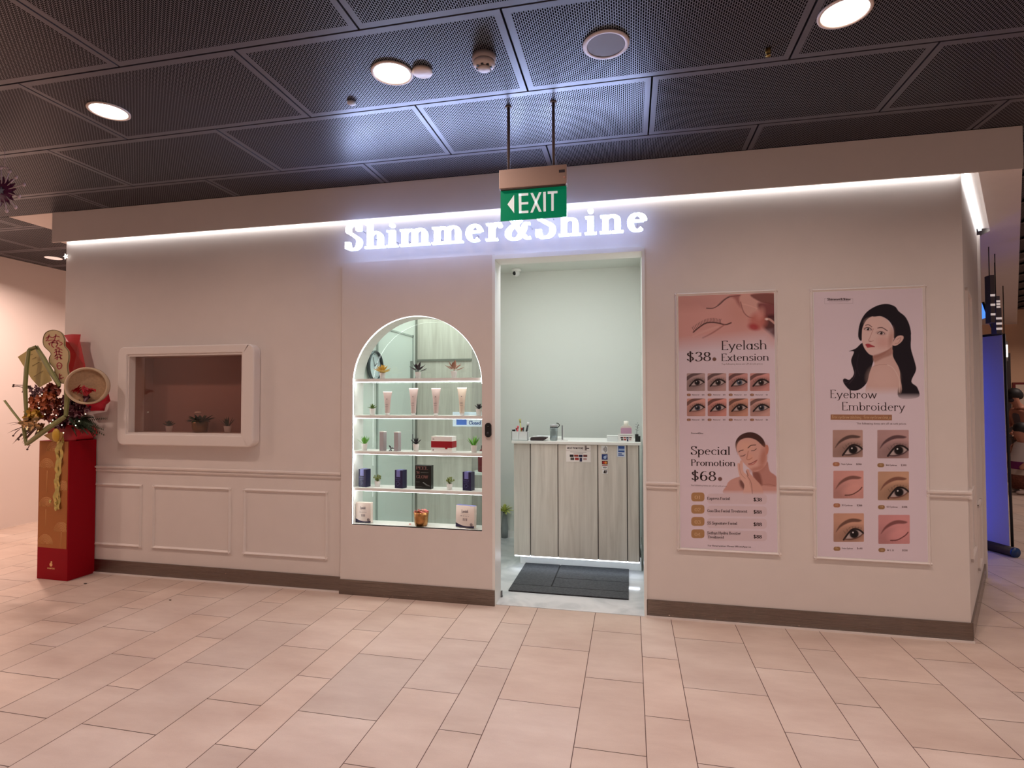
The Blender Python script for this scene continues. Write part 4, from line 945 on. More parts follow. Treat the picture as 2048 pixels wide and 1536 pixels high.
# ================================================================== lit arched display
t = thing('display_case', (AC, 0, AZ0), 'white arched display niche with four lit shelves, left of the doorway', 'display case')
LINER = mat('display_white', (240, 242, 238), .35)
GLASS = glass('green_glass', (.86, .945, .905), 1.3)
DD = .165
def loc(p): return (p[0] - AC, p[1], p[2] - AZ0)
out = [(q[0] - AC, q[1] - AZ0) for q in arch]
mb = MB(); n = len(out)
off = [(x * 1.02 + (.0), z) for x, z in out]
zm = (2.121 - AZ0) / 2; big = [(x * 1.022, zm + (z - zm) * 1.015) for x, z in out]
for i in range(n):
    j = (i + 1) % n; a, b_, c_, d = out[i], out[j], big[j], big[i]; y0 = DY + .001
    mb.add([(a[0], y0, a[1]), (b_[0], y0, b_[1]), (c_[0], DY + .031, c_[1]), (d[0], DY + .031, d[1]), (a[0], DD, a[1]), (b_[0], DD, b_[1]), (c_[0], DD, c_[1]), (d[0], DD, d[1])], [(0, 1, 5, 4), (3, 2, 6, 7), (4, 5, 6, 7)])
mb.build('liner', LINER, t)
# LED strip hugging the inside edge on the left side and round the arch
STRIP = emis('display_led', (.95, 1.0, .97), 8.5)
path = [(-AR + .003, .004)] + [(-AR + .003, AZC - AZ0)] + [((AR - .003) * cos(pi - pi * i / 40), AZC - AZ0 + (AR - .003) * sin(pi - pi * i / 40)) for i in range(1, 41)]
mb = MB()
for i in range(len(path) - 1):
    a, b_ = path[i], path[i + 1]; mb.add([(a[0], DY + .004, a[1]), (b_[0], DY + .004, b_[1]), (b_[0], DY + .018, b_[1]), (a[0], DY + .018, a[1])], [(0, 1, 2, 3)])
so_ = mb.build('light_strip', STRIP, t)
SHL = emis('shelf_led', (.95, 1.0, .97), 15)
for zt_, zb_ in ((1.649, 1.626), (1.368, 1.346), (1.093, 1.071), (.812, .790)):
    mb = MB(); mb.box((-AR, DY + .012, zb_ - AZ0), (AR, DD, zt_ - AZ0)); sh = mb.build('shelf', LINER, t)
    mb = MB(); mb.box((-AR + .01, DY + .03, zb_ - AZ0 - .004), (AR - .004, DY + .048, zb_ - AZ0 - .0005)); mb.build('light_strip', SHL, sh)
mb = MB(); mb.add([loc((q[0], DD + .002, q[1])) for q in arch], [tuple(range(len(arch)))]); mb.build('glass_back', GLASS, t)

# ---------------- potted plants ----------------
POTM = mat('pot_white', (236, 234, 230), .4)
PL = {'gold': mat('leaf_gold', (228, 192, 96), .4), 'dark': mat('leaf_dark', (58, 44, 52), .5), 'copper': mat('leaf_copper', (176, 128, 106), .45), 'rosette': mat('leaf_green', (104, 134, 62), .5),
      'black': mat('leaf_charcoal', (46, 46, 54), .5), 'grass': mat('leaf_bright', (110, 178, 66), .5), 'moss': mat('leaf_moss', (118, 132, 72), .6), 'dim': mat('leaf_deep', (44, 66, 40), .6)}
def potted(name, px_, pyb, Y, style, mk, label, H=.050, ph=.05, pr=.024, group='small potted artificial plants in the display'):
    p = at(px_, pyb, Y); zs = min((1.649, 1.368, 1.093, .812, .5385, 1.2205), key=lambda q: abs(q - p.z)); p.z = zs + .0006
    t = thing(name, p, label, 'plant', group=group)
    pot = MB().lathe([(.0001, 0), (pr * .74, 0), (pr, ph * .97), (pr, ph), (pr * .86, ph), (pr * .8, ph * .8), (0, ph * .8)], n=20).build('pot', POTM, t)
    mb = MB(); rn = random.Random(int(px_)); m = PL[mk]
    if style == 'rosette':
        for ring, (n, el, L, W) in enumerate(((7, 15, 1, .42), (6, 45, .9, .4), (4, 72, .75, .35))):
            for i in range(n):
                a = 2 * pi * i / n + ring * .5 + rn.uniform(-.2, .2); e = R_(el + rn.uniform(-10, 12))
                mb.leaf((0, 0, ph * .92 + ring * .004), (cos(a) * cos(e), sin(a) * cos(e), sin(e)), H * L, H * W, None, bend=-.1, fold=.35)
    elif style == 'spiky':
        for i in range(22):
            a = rn.uniform(0, 2 * pi); e = R_(rn.uniform(42, 88)); L = H * rn.uniform(.75, 1.05)
            mb.leaf((.3 * pr * cos(a), .3 * pr * sin(a), ph * .85), (cos(a) * cos(e), sin(a) * cos(e), sin(e)), L, H * .13, None, bend=.02, fold=.3)
    elif style == 'aloe':
        for i in range(16):
            a = 2 * pi * i / 8 + (i // 8) * .4; e = R_(38 if i < 8 else 66); mb.leaf((0, 0, ph * .88), (cos(a) * cos(e), sin(a) * cos(e), sin(e)), H * (1 if i < 8 else .95), H * .24, None, bend=-.15, fold=.5)
    elif style == 'floppy':
        for i in range(15):
            a = 2 * pi * i / 7.5 + rn.uniform(-.2, .2); e = R_(18 + 60 * (i / 15)); q = Vector((cos(a) * cos(e), sin(a) * cos(e), sin(e))) * H * .35 + Vector((0, 0, ph * .95))
            mb.leaf(q, (cos(a) * cos(e * .8), sin(a) * cos(e * .8), sin(e * .8)), H * .75, H * .38, None, bend=.1 if i % 2 else -.2, fold=.2)
        mb.tube([(0, 0, ph * .8), (0, 0, ph + H * .4)], .003)
    else:
        for i in range(26):
            a = rn.uniform(0, 2 * pi); e = R_(rn.uniform(35, 88)); r = H * rn.uniform(.5, .85); q = Vector((cos(a) * cos(e), sin(a) * cos(e), sin(e))) * r + Vector((0, 0, ph * .85))
            mb.tube([(0, 0, ph * .85), tuple(q)], .0012, None, 5); mb.ball(tuple(q), (.005, .005, .008), None, 6, 5)
    mb.build('foliage', m, t); MB().lathe([(0, ph * .82), (pr * .82, ph * .82)], n=14, caps=False).build('soil', mat('soil', (70, 56, 44), .9), t)
    return t
potted('potted_succulent', 765, 755, .055, 'rosette', 'gold', 'golden yellow succulent in a white pot, left on the top shelf', .075, .046)
potted('potted_succulent', 836, 755, .055, 'floppy', 'dark', 'dark purple succulent in a white pot, middle of the top shelf', .072, .048)
potted('potted_succulent', 908, 755, .055, 'floppy', 'copper', 'coppery pink succulent in a white pot, right on the top shelf', .076, .052)
potted('potted_succulent', 745, 829, .06, 'rosette', 'rosette', 'small green rosette in a white pot, left of the cosmetic tubes', .042, .050)
potted('potted_succulent', 958, 831, .06, 'aloe', 'black', 'dark succulent half behind the arch edge, right of the cosmetic tubes', .045, .050)
potted('potted_succulent', 729, 902, .06, 'spiky', 'grass', 'bright green spiky plant at the left end of the third shelf', .075, .052)
potted('potted_succulent', 832, 903, .05, 'aloe', 'black', 'charcoal spiky succulent between the slim boxes and red banded box', .055, .056)
potted('potted_succulent', 948, 907, .045, 'spiky', 'grass', 'bright green spiky plant at the right end of the third shelf', .082, .056)
potted('potted_succulent', 755, 976, .07, 'sprig', 'moss', 'mossy green sprigs in a white pot beside the leftmost navy box', .062, .044)
potted('potted_succulent', 899, 981, .06, 'sprig', 'moss', 'mossy green sprigs in a white pot right of the black box', .062, .044)
o = MB().tube([(0, 0, 0), (.001, 0, .075), (.0, 0, .125)], [.003, .0025, .004]).build('thin_brush', mat('dark_stick', (60, 64, 68), .5)); p = at(825, 902, .12); o.location = (p.x, .12, 1.0935); tag(o, 'thin dark upright stick behind the charcoal succulent', 'stick')

# ---------------- cosmetic tubes and boxes ----------------
TUBE = mat('tube_satin', (206, 188, 182), .35); TCAP = mat('tube_cap', (238, 238, 236), .3); GREYT = mat('grey_text', (140, 126, 124), .5)
def tube_body(h=.17, w=.056):
    mb = MB(); vs = []; fs = []; n = 20; rows = ((0.0, .5, .5), (.04, .52, .52), (.3, .58, .42), (.6, .72, .28), (.85, .9, .12), (.94, 1.0, .03), (1.0, 1.0, .03))
    for t_, a, b_ in rows:
        for i in range(n): q = 2 * pi * i / n; vs.append((w / 2 * a * cos(q) * 1.0, w / 2 * b_ * sin(q), .018 + (h - .018) * t_))
    for j in range(len(rows) - 1):
        for i in range(n): fs.append((j * n + i, j * n + (i + 1) % n, (j + 1) * n + (i + 1) % n, (j + 1) * n + i))
    fs += [tuple(range(n - 1, -1, -1)), tuple(range((len(rows) - 1) * n, len(rows) * n))]
    mb.add(vs, fs, None, True); return mb
for i, (px_, top, lab) in enumerate(((775, 783, 'shortest pink cosmetic tube, leftmost of four standing on their caps'), (827, 776, 'pale pink cosmetic tube, second from the left on the shelf'),
                                (872, 776, 'pale pink cosmetic tube, third from the left on the shelf'), (924, 775, 'cream coloured cosmetic tube, rightmost of the four'))):
    p = at(px_, 830, .05); h = at(px_, top, .05).z - 1.3686
    t = thing('cosmetic_tube', (p.x, .05, 1.3686), lab, 'tube', group='cosmetic tubes on the second shelf')
    tube_body(h, .075).build('body', TUBE if i < 3 else mat('tube_cream', (222, 208, 190), .35), t)
    MB().lathe([(.0, 0), (.0155, 0), (.016, .022), (0, .022)], n=18).build('cap', TCAP, t)
    mb = MB(); mb.box((-.004, -.0145, h * .66), (.004, -.0135, h * .70)); mb.box((-.010, -.0172, h * .44), (.010, -.0162, h * .455)); mb.box((-.012, -.0185, h * .36), (.012, -.0175, h * .37)); mb.build('printing', GREYT, t)
SILV = mat('silver_card', (166, 160, 162), .38)
for px_, lab, top in ((766, 'slim tall silver box, left of the pair', 863), (795, 'slim tall silver box, right of the pair', 864)):
    p = at(px_, 903, .045); h = at(px_, top, .045).z - 1.0936; t = thing('slim_box', (p.x, .045, 1.0936), lab + ' on the third shelf', 'box', rz=-.25, group='slim silver boxes')
    MB().box((-.019, -.019, 0), (.019, .019, h)).build('body', SILV, t, bevel=.0008); MB().box((-.0195, -.0195, h - .004), (.0195, .0195, h + .001)).build('lid', WHITE, t)
p = at(783, 902, .05); t = thing('silver_ornament', (p.x, .06, 1.0936), 'small silver bird-shaped ornament between the two slim boxes', 'ornament')
mb = MB(); SV = mat('polished_silver', (150, 156, 160), .2, metal=1); mb.lathe([(.0, 0), (.014, 0), (.010, .006), (.004, .01), (.0035, .02)], n=14, c=(-.012, 0, 0)); mb.tube([(-.012, 0, .018), (.005, 0, .022), (.03, 0, .016)], [.005, .008, .004]); mb.leaf((-.012, 0, .02), (-.5, 0, 1), .034, .016, None, up=Vector((0, 1, 0))); mb.lathe([(0, 0), (.010, 0), (.003, .012), (.002, .02)], n=12, c=(.022, 0, 0)); mb.build('body', SV, t)
# white box with red band
RED = mat('red_card', (158, 22, 36), .4)
p = at(883, 907, .02); t = thing('product_box', (p.x, .072, 1.0936), 'white carton with a wide dark red band on the third shelf', 'box', rz=-.10)
w_ = .085; h_ = .118; MB().box((-w_, -.04, 0), (w_, .04, h_)).build('carton', WHITE, t, bevel=.001); MB().box((-w_ - .0012, -.0412, .034), (w_ + .0012, .0412, .082)).build('band', RED, t)
mb = MB(); mb.box((.03, -.0418, .024), (.048, -.0408, .034)); mb.build('seal', RED, t); mb = MB(); mb.box((-.074, -.0412, .094), (-.06, -.0402, .100)); mb.box((-.074, -.0412, .010), (-.064, -.0402, .02)); mb.build('printing', GREYT, t)
# navy boxes
NAVY = mat('navy_card', (30, 26, 66), .35); LAV = mat('lavender_print', (120, 122, 186), .4); LAV2 = mat('lavender_line', (92, 90, 150), .4)
for px_, lab in ((728, 'navy box with lavender label at the left end of the fourth shelf'), (800.5, 'navy box with lavender label between the potted sprig and black box'), (936.5, 'navy box with lavender label at the right end of the fourth shelf')):
    p = at(px_, 978, .05); t = thing('product_box', (p.x, .06, .8126), lab, 'box', rz=-.22, group='navy boxes on the fourth shelf'); h = .137
    MB().box((-.036, -.028, 0), (.036, .028, h)).build('carton', NAVY, t, bevel=.0008)
    mb = MB(); mb.box((-.020, -.0288, .086), (.014, -.0278, h)); mb.box((-.020, -.0285, h - .0005), (.014, .026, h + .0008)); mb.build('label_panel', LAV, t)
    mb = MB(); put_text(mb, 'Retinol', Vector((-.028, 0, .068)), Vector((.018, 0, .068)), .012, LAV2, .16, .09, Y=-.0288); mb.box((-.024, -.0288, .056), (.014, -.0282, .059))
    mb.tube([(-.02, -.029, .02), (-.02, -.029, .046)], .0012); mb.tube([(-.01, -.029, .02), (.014, -.029, .034), (-.004, -.029, .050), (-.012, -.029, .044)], .0014); mb.build('printing', LAV2, t)
# black PEEL 'N GLOW box
p = at(846.5, 981, .04); t = thing('product_box', (p.x, .06, .8126), 'black box reading PEEL N GLOW in the middle of the fourth shelf', 'box', rz=-.06); h = .178
BLK = mat('black_card', (24, 26, 24), .3); MB().box((-.066, -.022, 0), (.066, .022, h)).build('carton', BLK, t, bevel=.0008)
BRZ = mat('bronze_print', (118, 84, 78), .4); BR2 = mat('grey_print', (84, 84, 80), .4); mb = MB()
put_text(mb, "PEEL", Vector((-.058, 0, .146)), Vector((.04, 0, .146)), .024, BRZ, .2, .07, Y=-.0228); put_text(mb, "'N", Vector((-.056, 0, .112)), Vector((-.028, 0, .112)), .022, BRZ, .2, .07, Y=-.0228)
put_text(mb, "GLOW", Vector((-.056, 0, .080)), Vector((.042, 0, .080)), .024, BRZ, .2, .07, Y=-.0228)
mb.box((-.02, -.0226, .122), (.044, -.0221, .126), BR2); mb.box((-.058, -.0226, .050), (-.03, -.0221, .053), BR2); mb.box((-.058, -.0226, .016), (-.01, -.0221, .019), BR2); mb.tube([(.0, -.0222, .05), (.03, -.0222, .03), (.056, -.0222, .024)], [.004, .006, .003], BR2); mb.build('printing', BRZ, t)
# white supplement boxes on the base
CRM = mat('cream_card', (222, 206, 196), .45); DNV = mat('dark_navy_print', (44, 34, 66), .45)
def white_box(px_, w_, h_, lab, rz, top, tilt=0):
    p = at(px_, 1046, .045); t = thing('product_box', (p.x, .062, AZ0 + .0065), lab, 'box', rz=rz, group='cream boxes on the lowest shelf'); t.rotation_euler.x = tilt
    MB().box((-w_, -.018, 0), (w_, .018, h_)).build('carton', CRM, t, bevel=.0008); MB().box((-w_, -.018, h_ - .0005), (w_, .018, h_ + .001)).build('top_flap', top, t)
    mb = MB(); put_text(mb, 'Essentials', Vector((-w_ * .4, 0, h_ * .66)), Vector((w_ * .34, 0, h_ * .68)), .022, DNV, .16, .07, Y=-.0187)
    for k in range(4): put_text(mb, 'W H I T E', Vector((-w_ * .5, 0, h_ * (.52 - .02))), Vector((w_ * .45, 0, h_ * .5)), .006, GREYT, .2, .1, Y=-.0187, serif=0) if k == 0 else mb.box((-w_ * .42 + k * w_ * .19, -.0188, h_ * .30), (-w_ * .42 + k * w_ * .19 + .007, -.0183, h_ * .42), GREYT)
    mb.box((-w_ * .5, -.0187, h_ * .60), (w_ * .5, -.0183, h_ * .605), GREYT)
    pts = [(-w_, 0), (w_, 0), (w_, h_ * .10)] + [(w_ - 2 * w_ * i / 10, h_ * (.10 + .10 * (i / 10) ** 3 - .05 * sin(pi * i / 10))) for i in range(1, 11)]
    mb.add([(q[0], -.0186, q[1]) for q in pts], [tuple(range(len(pts)))], DNV); mb.lathe([(0, 0), (.012, 0)], GREYT, n=16, caps=False, M=Matrix.Translation((w_ * .7, -.0192, h_ * .15)) @ Matrix.Rotation(pi / 2, 4, 'X'), smooth=False); mb.build('printing', DNV, t)
white_box(726.5, .064, .152, 'cream box with curved navy base at the bottom left of the display', -.04, CRM)
white_box(930.5, .078, .160, 'cream box with lilac top at the bottom right of the display', -.22, LAV, -.05)
p = at(842, 1053, .05); t = thing('flower_pot', (p.x, .055, AZ0 + .0065), 'gold pot of pink petals in the middle of the lowest shelf', 'pot')
MB().lathe([(.0, 0), (.046, 0), (.052, .03), (.054, .07), (.058, .10), (.052, .10), (.046, .085), (0, .085)], n=28).build('pot', mat('gold_foil', (178, 128, 76), .32, metal=.75, noise=.35, nscale=25, bump=.5, bscale=40), t)
mb = MB(); rn = random.Random(5); PK = mat('pink_petals', (222, 128, 120), .6)
for i in range(46):
    a = rn.uniform(0, 2 * pi); r = .05 * rn.random() ** .5; mb.leaf((r * cos(a), r * sin(a), .094 + rn.uniform(0, .012)), (cos(a + 1), sin(a + 1), rn.uniform(-.1, .9)), .022, .014, PK if i % 4 else RED)
mb.build('petals', PK, t)
o = MB().ball((0, 0, 0), (.010, .008, .004)).build('loose_petal', PK); p = at(820, 1051, .05); o.location = (p.x, .05, AZ0 + .0105); tag(o, 'single loose pink petal beside the gold pot', 'petal')
# sign taped on the display glass
t = thing('closed_sign', (at(935, 838, DD - .01).x, DD - .006, 0), 'pale blue sticker reading Closed on the display glass at right', 'sticker'); z0 = at(935, 853, DD - .01).z; z1 = at(935, 824, DD - .01).z; t.location.z = z0
xa = at(906, 838, DD).x - t.location.x; MB().box((xa, -.001, 0), (.115, .001, z1 - z0)).build('film', mat('pale_blue_film', (206, 228, 240), .4), t)
mb = MB(); mb.box((xa + .03, -.0018, .012), (xa + .112, -.0011, .084)); mb.build('blue_block', mat('block_blue', (64, 110, 196), .4), t)
mb = MB(); put_text(mb, 'Closed', Vector((xa + .13, 0, .014)), Vector((.105, 0, .014)), .030, mat('block_blue_dark', (52, 88, 150), .4), .2, .16, 0, Y=-.0019); mb.build('lettering', None, t)

# doorbell on the display panel
p = at(977, 860, DY); t = thing('doorbell', (p.x, DY, p.z), 'small black pill-shaped doorbell on the wall beside the doorway', 'doorbell')
MB().prism(rrect(-.023, -.052, .023, .052, .022), -.018, 0).build('body', BLACKM, t, bevel=.004); MB().lathe([(0, 0), (.009, 0), (.009, .002), (0, .002)], n=16, M=Matrix.Translation((0, -.018, -.022)) @ Matrix.Rotation(pi / 2, 4, 'X')).build('button', mat('dark_grey', (60, 60, 64), .3), t)
MB().lathe([(0, 0), (.007, 0), (.005, .003), (0, .003)], n=14, M=Matrix.Translation((0, -.018, .025)) @ Matrix.Rotation(pi / 2, 4, 'X')).build('lens', mat('lens_black', (6, 6, 8), .1), t)

# ================================================================== window box at the left
t = thing('display_window', ((NX0 + NX1) / 2, WY, NZ0), 'pale rounded projecting frame round a dim glazed niche in the left wall', 'window'); t['kind'] = 'thing'
cx, cz = t.location.x, t.location.z
fx0, fz0, fx1, fz1 = -4.235, 1.112, -2.925, 1.935
PJ = .085
mb = MB(); o_ = [(q[0] - cx, q[1] - cz) for q in rrect(fx0, fz0, fx1, fz1, .062, 8)]
inn = [(q[0] - cx, q[1] - cz) for q in rrect(NX0 - .012, NZ0 - .012, NX1 + .012, NZ1 + .012, .006, 8)]
fr = plate(o_, [inn], -PJ, 0, 'frame', TRIM, t); bv = fr.modifiers.new('b', 'BEVEL'); bv.width = .010; bv.segments = 3; bv.limit_method = 'ANGLE'; bv.angle_limit = R_(50)
mb = MB()
a0, a1, c0, c1 = NX0 - cx, NX1 - cx, 0, NZ1 - NZ0
for q in ((a0 - .012, c0 - .012, a1 + .012, c0), (a0 - .012, c1, a1 + .012, c1 + .012), (a0 - .012, c0, a0, c1), (a1, c0, a1 + .012, c1)): mb.box((q[0], -PJ + .012, q[1]), (q[2], .0, q[3]))
mb.build('inner_bead', TRIM, t)
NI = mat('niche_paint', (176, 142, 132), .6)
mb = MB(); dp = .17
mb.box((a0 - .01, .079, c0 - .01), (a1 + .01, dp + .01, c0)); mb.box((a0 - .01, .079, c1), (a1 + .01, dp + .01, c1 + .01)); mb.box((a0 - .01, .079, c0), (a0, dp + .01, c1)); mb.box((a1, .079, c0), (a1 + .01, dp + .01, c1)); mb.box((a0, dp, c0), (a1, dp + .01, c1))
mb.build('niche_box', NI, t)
mb = MB(); mb.box((a0, -.012, c0), (a1, -.008, c1)); mb.build('glass_pane', glass('smoked_glass', (.88, .80, .77), 1.6), t)
gw = 'plants inside the glazed niche of the left wall'
def niche_plant(px_, Y, style, mk, label, **k):
    p = at(px_, 866, Y); t = potted('potted_succulent', px_, 866, Y, style, mk, label, group=gw, **k); t.location.z = NZ0 + .001; t.location.y = Y; return t
niche_plant(338, .07, 'rosette', 'dim', 'small dark green rosette in white pot at left of the niche', H=.055, ph=.05, pr=.028)
niche_plant(455, .07, 'spiky', 'dim', 'small spiky green plant in white pot at right of the niche', H=.085, ph=.055, pr=.03)
p = at(400, 866, .08); t = thing('potted_succulent', (p.x, .08, NZ0 + .001), 'dark leafy plant in a bronze pot in the middle of the niche', 'plant', group=gw)
MB().lathe([(0, 0), (.055, 0), (.062, .05), (.064, .10), (.058, .10), (.055, .08), (0, .08)], n=28).build('pot', mat('bronze_pot', (150, 118, 78), .35, metal=.8), t)
mb = MB(); rn = random.Random(9)
for i in range(38):
    a = rn.uniform(0, 2 * pi); e = R_(rn.uniform(5, 80)); mb.leaf((.035 * cos(a), .035 * sin(a), .09), (cos(a) * cos(e), sin(a) * cos(e), sin(e)), rn.uniform(.05, .10), .035, None, bend=.2)
mb.build('foliage', PL['dim'], t); MB().ball((-.005, -.02, .165), (.03, .02, .012)).build('white_flower', mat('cream_petal', (226, 204, 186), .6), t)

# ================================================================== reception counter
cy, cf = .98, .87
t = thing('reception_counter', (-.46, cf, 0), 'grey wood-panelled reception counter with white top and glow beneath', 'counter')
def C(x): return x + .46
xs = [at(1027, 1000, cf).x, at(1061, 1000, cf).x, at(1116, 1000, cf).x, at(1196, 1000, cf).x, at(1254.5, 1000, cf).x, .066]
zt, zbm = 1.098, .118
for i in range(5): MB().box((C(xs[i]) + .004, 0, zbm), (C(xs[i + 1]) - .004, .018, zt)).build('panel', WOOD, t)
MB().box((C(xs[0]) + .002, .010, zbm + .002), (C(.070), .45, zt)).build('carcass', DARKG, t)
MB().box((C(xs[0]), .019, zbm), (C(xs[0]) + .012, .45, zt)).build('side_panel', WOOD, t)
MB().box((C(xs[0]) - .012, -.015, zt), (C(.083), .47, zt + .024)).build('worktop', WHITE, t, bevel=.002)
MB().box((C(xs[0]) + .03, .15, .004), (C(.083), .44, zbm)).build('plinth', WHITE, t)
MB().box((C(xs[0]) + .01, .003, zbm - .009), (C(.066), .016, zbm - .001)).build('light_strip', emis('counter_led', (.80, .88, 1.0), 12), t)
CT = zt + .024
# stickers and small placard on the counter front
def flat(name, px0, py0, px1, py1, label, cat, group=None, base=(240, 240, 240)):
    a = at(px0, py0, cf - .002); b_ = at(px1, py1, cf - .002); t = thing(name, ((a.x + b_.x) / 2, cf - .0008, b_.z), label, cat, group=group)
    w_, h_ = b_.x - a.x, a.z - b_.z
    MB().box((-w_ / 2, -.0008, 0), (w_ / 2, 0, h_)).build('film', mat('film_%d_%d_%d' % base, base, .4), t); return t, w_, h_
gs = 'payment stickers on the counter'
t, w_, h_ = flat('payment_sticker', 1202.6, 891.5, 1215, 906, 'white sticker with black contactless waves, topmost of the column', 'sticker', gs)
mb = MB()
for k in range(4):
    r = .012 + .010 * k; pts = [(-w_ * .38 + r * cos(R_(a)) * .9, -.0012, h_ / 2 + r * .9 * sin(R_(a))) for a in range(-42, 43, 12)]; mb.tube(pts, .0022, None, 5)
mb.build('wave_mark', BLACKM, t)
t, w_, h_ = flat('payment_sticker', 1203.5, 908.2, 1215.2, 919.5, 'navy blue square sticker with a pale globe mark', 'sticker', gs, (36, 60, 120)); mb = MB(); mb.lathe([(0, 0), (w_ * .26, 0)], n=20, caps=False, M=Matrix.Translation((w_ * .05, -.0011, h_ * .42)) @ Matrix.Rotation(pi / 2, 4, 'X')); mb.box((w_ * .1, -.0013, h_ * .6), (w_ * .44, -.001, h_ * .75)); mb.build('printing', mat('pale_blue_print', (168, 190, 222), .4), t)
t, w_, h_ = flat('payment_sticker', 1203.8, 921.8, 1215.4, 928.8, 'dark red sticker with two overlapping orange discs', 'sticker', gs, (96, 24, 20)); mb = MB()
for sx_, c_ in ((-.16, (190, 40, 30)), (.16, (232, 150, 60))): mb.lathe([(0, 0), (h_ * .36, 0)], mat('disc_%d' % c_[0], c_, .4), n=20, caps=False, M=Matrix.Translation((w_ * sx_, -.0011 - .0002 * (sx_ > 0), h_ * .5)) @ Matrix.Rotation(pi / 2, 4, 'X'))
mb.build('printing', None, t)
t, w_, h_ = flat('payment_sticker', 1204.3, 930.2, 1215, 938, 'white sticker with VISA lettering under a dark red stripe', 'sticker', gs); mb = MB(); put_text(mb, 'VISA', Vector((-w_ * .36, 0, h_ * .2)), Vector((w_ * .36, 0, h_ * .2)), h_ * .38, INK, .22, .1, 0, Y=-.0012); mb.box((-w_ * .5, -.0012, h_ * .82), (w_ * .5, -.0009, h_), RED); mb.build('printing', None, t)
t, w_, h_ = flat('payment_sticker', 1204.8, 939.8, 1215.2, 947.8, 'lowest sticker of the column, white with a slanted dark block', 'sticker', gs); mb = MB(); mb.add([(-w_ * .3, -.0012, h_ * .15), (w_ * .3, -.0012, h_ * .15), (w_ * .42, -.0012, h_ * .88), (-w_ * .2, -.0012, h_ * .88)], [(0, 1, 2, 3)], BLACKM); mb.add([(-w_ * .08, -.0014, h_ * .4), (w_ * .3, -.0014, h_ * .3), (w_ * .34, -.0014, h_ * .62), (0, -.0014, h_ * .66)], [(0, 1, 2, 3)], GREYT); mb.build('printing', None, t)
t, w_, h_ = flat('payment_sticker', 1234, 890.8, 1250.4, 914.5, 'larger white sticker with a blue square, alone right of the column', 'sticker', gs, (214, 222, 236)); mb = MB(); BB = mat('card_blue', (44, 84, 158), .4); mb.box((-w_ * .36, -.0012, h_ * .42), (w_ * .42, -.0009, h_ * .95), BB); mb.box((-w_ * .3, -.0014, h_ * .56), (w_ * .42, -.0012, h_ * .72), mat('pale_blue_print', (168, 190, 222), .4)); mb.box((-w_ * .36, -.0012, h_ * .24), (w_ * .1, -.0009, h_ * .32), BB); mb.box((-w_ * .36, -.0012, h_ * .12), (w_ * .32, -.0009, h_ * .2), BB); mb.build('printing', None, t)
def cards(mb, x0, x1, z0, z1, Y, cols_):
    for i, (a, b_, c_, d, cc) in enumerate(cols_): mb.box((x0 + (x1 - x0) * a, Y - .0004, z0 + (z1 - z0) * b_), (x0 + (x1 - x0) * c_, Y, z0 + (z1 - z0) * d), mat('card_%d_%d_%d' % cc, cc, .4))
CC = [(.15, .40, .31, .60, (40, 34, 38)), (.33, .42, .50, .60, (150, 64, 52)), (.52, .40, .67, .60, (40, 44, 76)), (.70, .42, .86, .60, (120, 70, 66)), (.18, .15, .33, .36, (80, 76, 74)), (.36, .16, .52, .36, (160, 50, 44)), (.55, .04, .65, .36, (40, 40, 78)), (.70, .18, .84, .34, (190, 150, 146))]
t, w_, h_ = flat('payment_placard', 1132, 890, 1181.5, 924.5, 'white payment placard with card logos fixed on the middle counter panel', 'placard', None, (240, 234, 230)); mb = MB(); put_text(mb, 'MIGHT PROMOTIONS', Vector((-w_ * .45, 0, h_ * .76)), Vector((w_ * .2, 0, h_ * .76)), h_ * .12, INK, .2, .12, 0, Y=-.0012)
mb.box((-w_ * .5, -.0012, h_ * .66), (w_ * .5, -.0009, h_ * .675), GREYT); mb.box((w_ * .26, -.0012, h_ * .70), (w_ * .34, -.0009, h_ * .98), GREYT); mb.box((w_ * .3, -.0012, h_ * .80), (w_ * .44, -.0009, h_ * .85), INK); mb.box((-w_ * .33, -.0012, h_ * .58), (w_ * .33, -.0009, h_ * .6), GREYT); mb.box((-w_ * .2, -.0012, h_ * .50), (w_ * .2, -.0009, h_ * .52), GREYT); cards(mb, -w_ / 2, w_ / 2, 0, h_ * .72, -.0009, CC); mb.build('printing', None, t)

# ---- things on the counter
def ctop(px_, Y): p = at(px_, 880, Y); return (p.x, Y, CT + .0006)
t = thing('pen_organiser', ctop(1041, .93), 'white desk organiser holding brushes and pens at the counter left end', 'organiser')
mb = MB(); W2, D2, H2 = .071, .045, .080
for q in ((-W2, -D2, 0, W2, D2, .003), (-W2, -D2, 0, W2, -D2 + .003, H2), (-W2, D2 - .003, 0, W2, D2, H2), (-W2, -D2, 0, -W2 + .003, D2, H2), (W2 - .003, -D2, 0, W2, D2, H2), (-.01, -D2, 0, -.007, D2, H2)): mb.box(q[:3], q[3:])
mb.build('box', mat('organiser_white', (226, 230, 230), .35), t)
def brush(x, y, dx, h, m, cap, nm, label, r=.005):
    b0 = Vector(ctop(1041, .93)); o = thing(nm, (b0.x + x, b0.y + y, b0.z + .006), label, nm.replace('_', ' '))
    MB().tube([(0, 0, 0), (dx, 0, h)], r, None, 10).build('handle', m, o)
    MB().tube([(dx, 0, h), (dx * 1.25, 0, h * 1.22)], [r * 1.3, r * 1.6], None, 10).build('tip', cap, o)
PKM = mat('pink_plastic', (214, 90, 100), .35); REDP = mat('red_plastic', (190, 34, 44), .35)
brush(-.055, 0, -.006, .072, BLACKM, BLACKM, 'marker', 'thick black marker lying low at the left of the organiser', .011)
brush(-.03, -.01, .008, .10, PKM, PKM, 'comb', 'pink comb handle rising from the organiser', .006); brush(-.02, .01, -.012, .085, REDP, REDP, 'scissors', 'red-handled scissors in the organiser', .008)
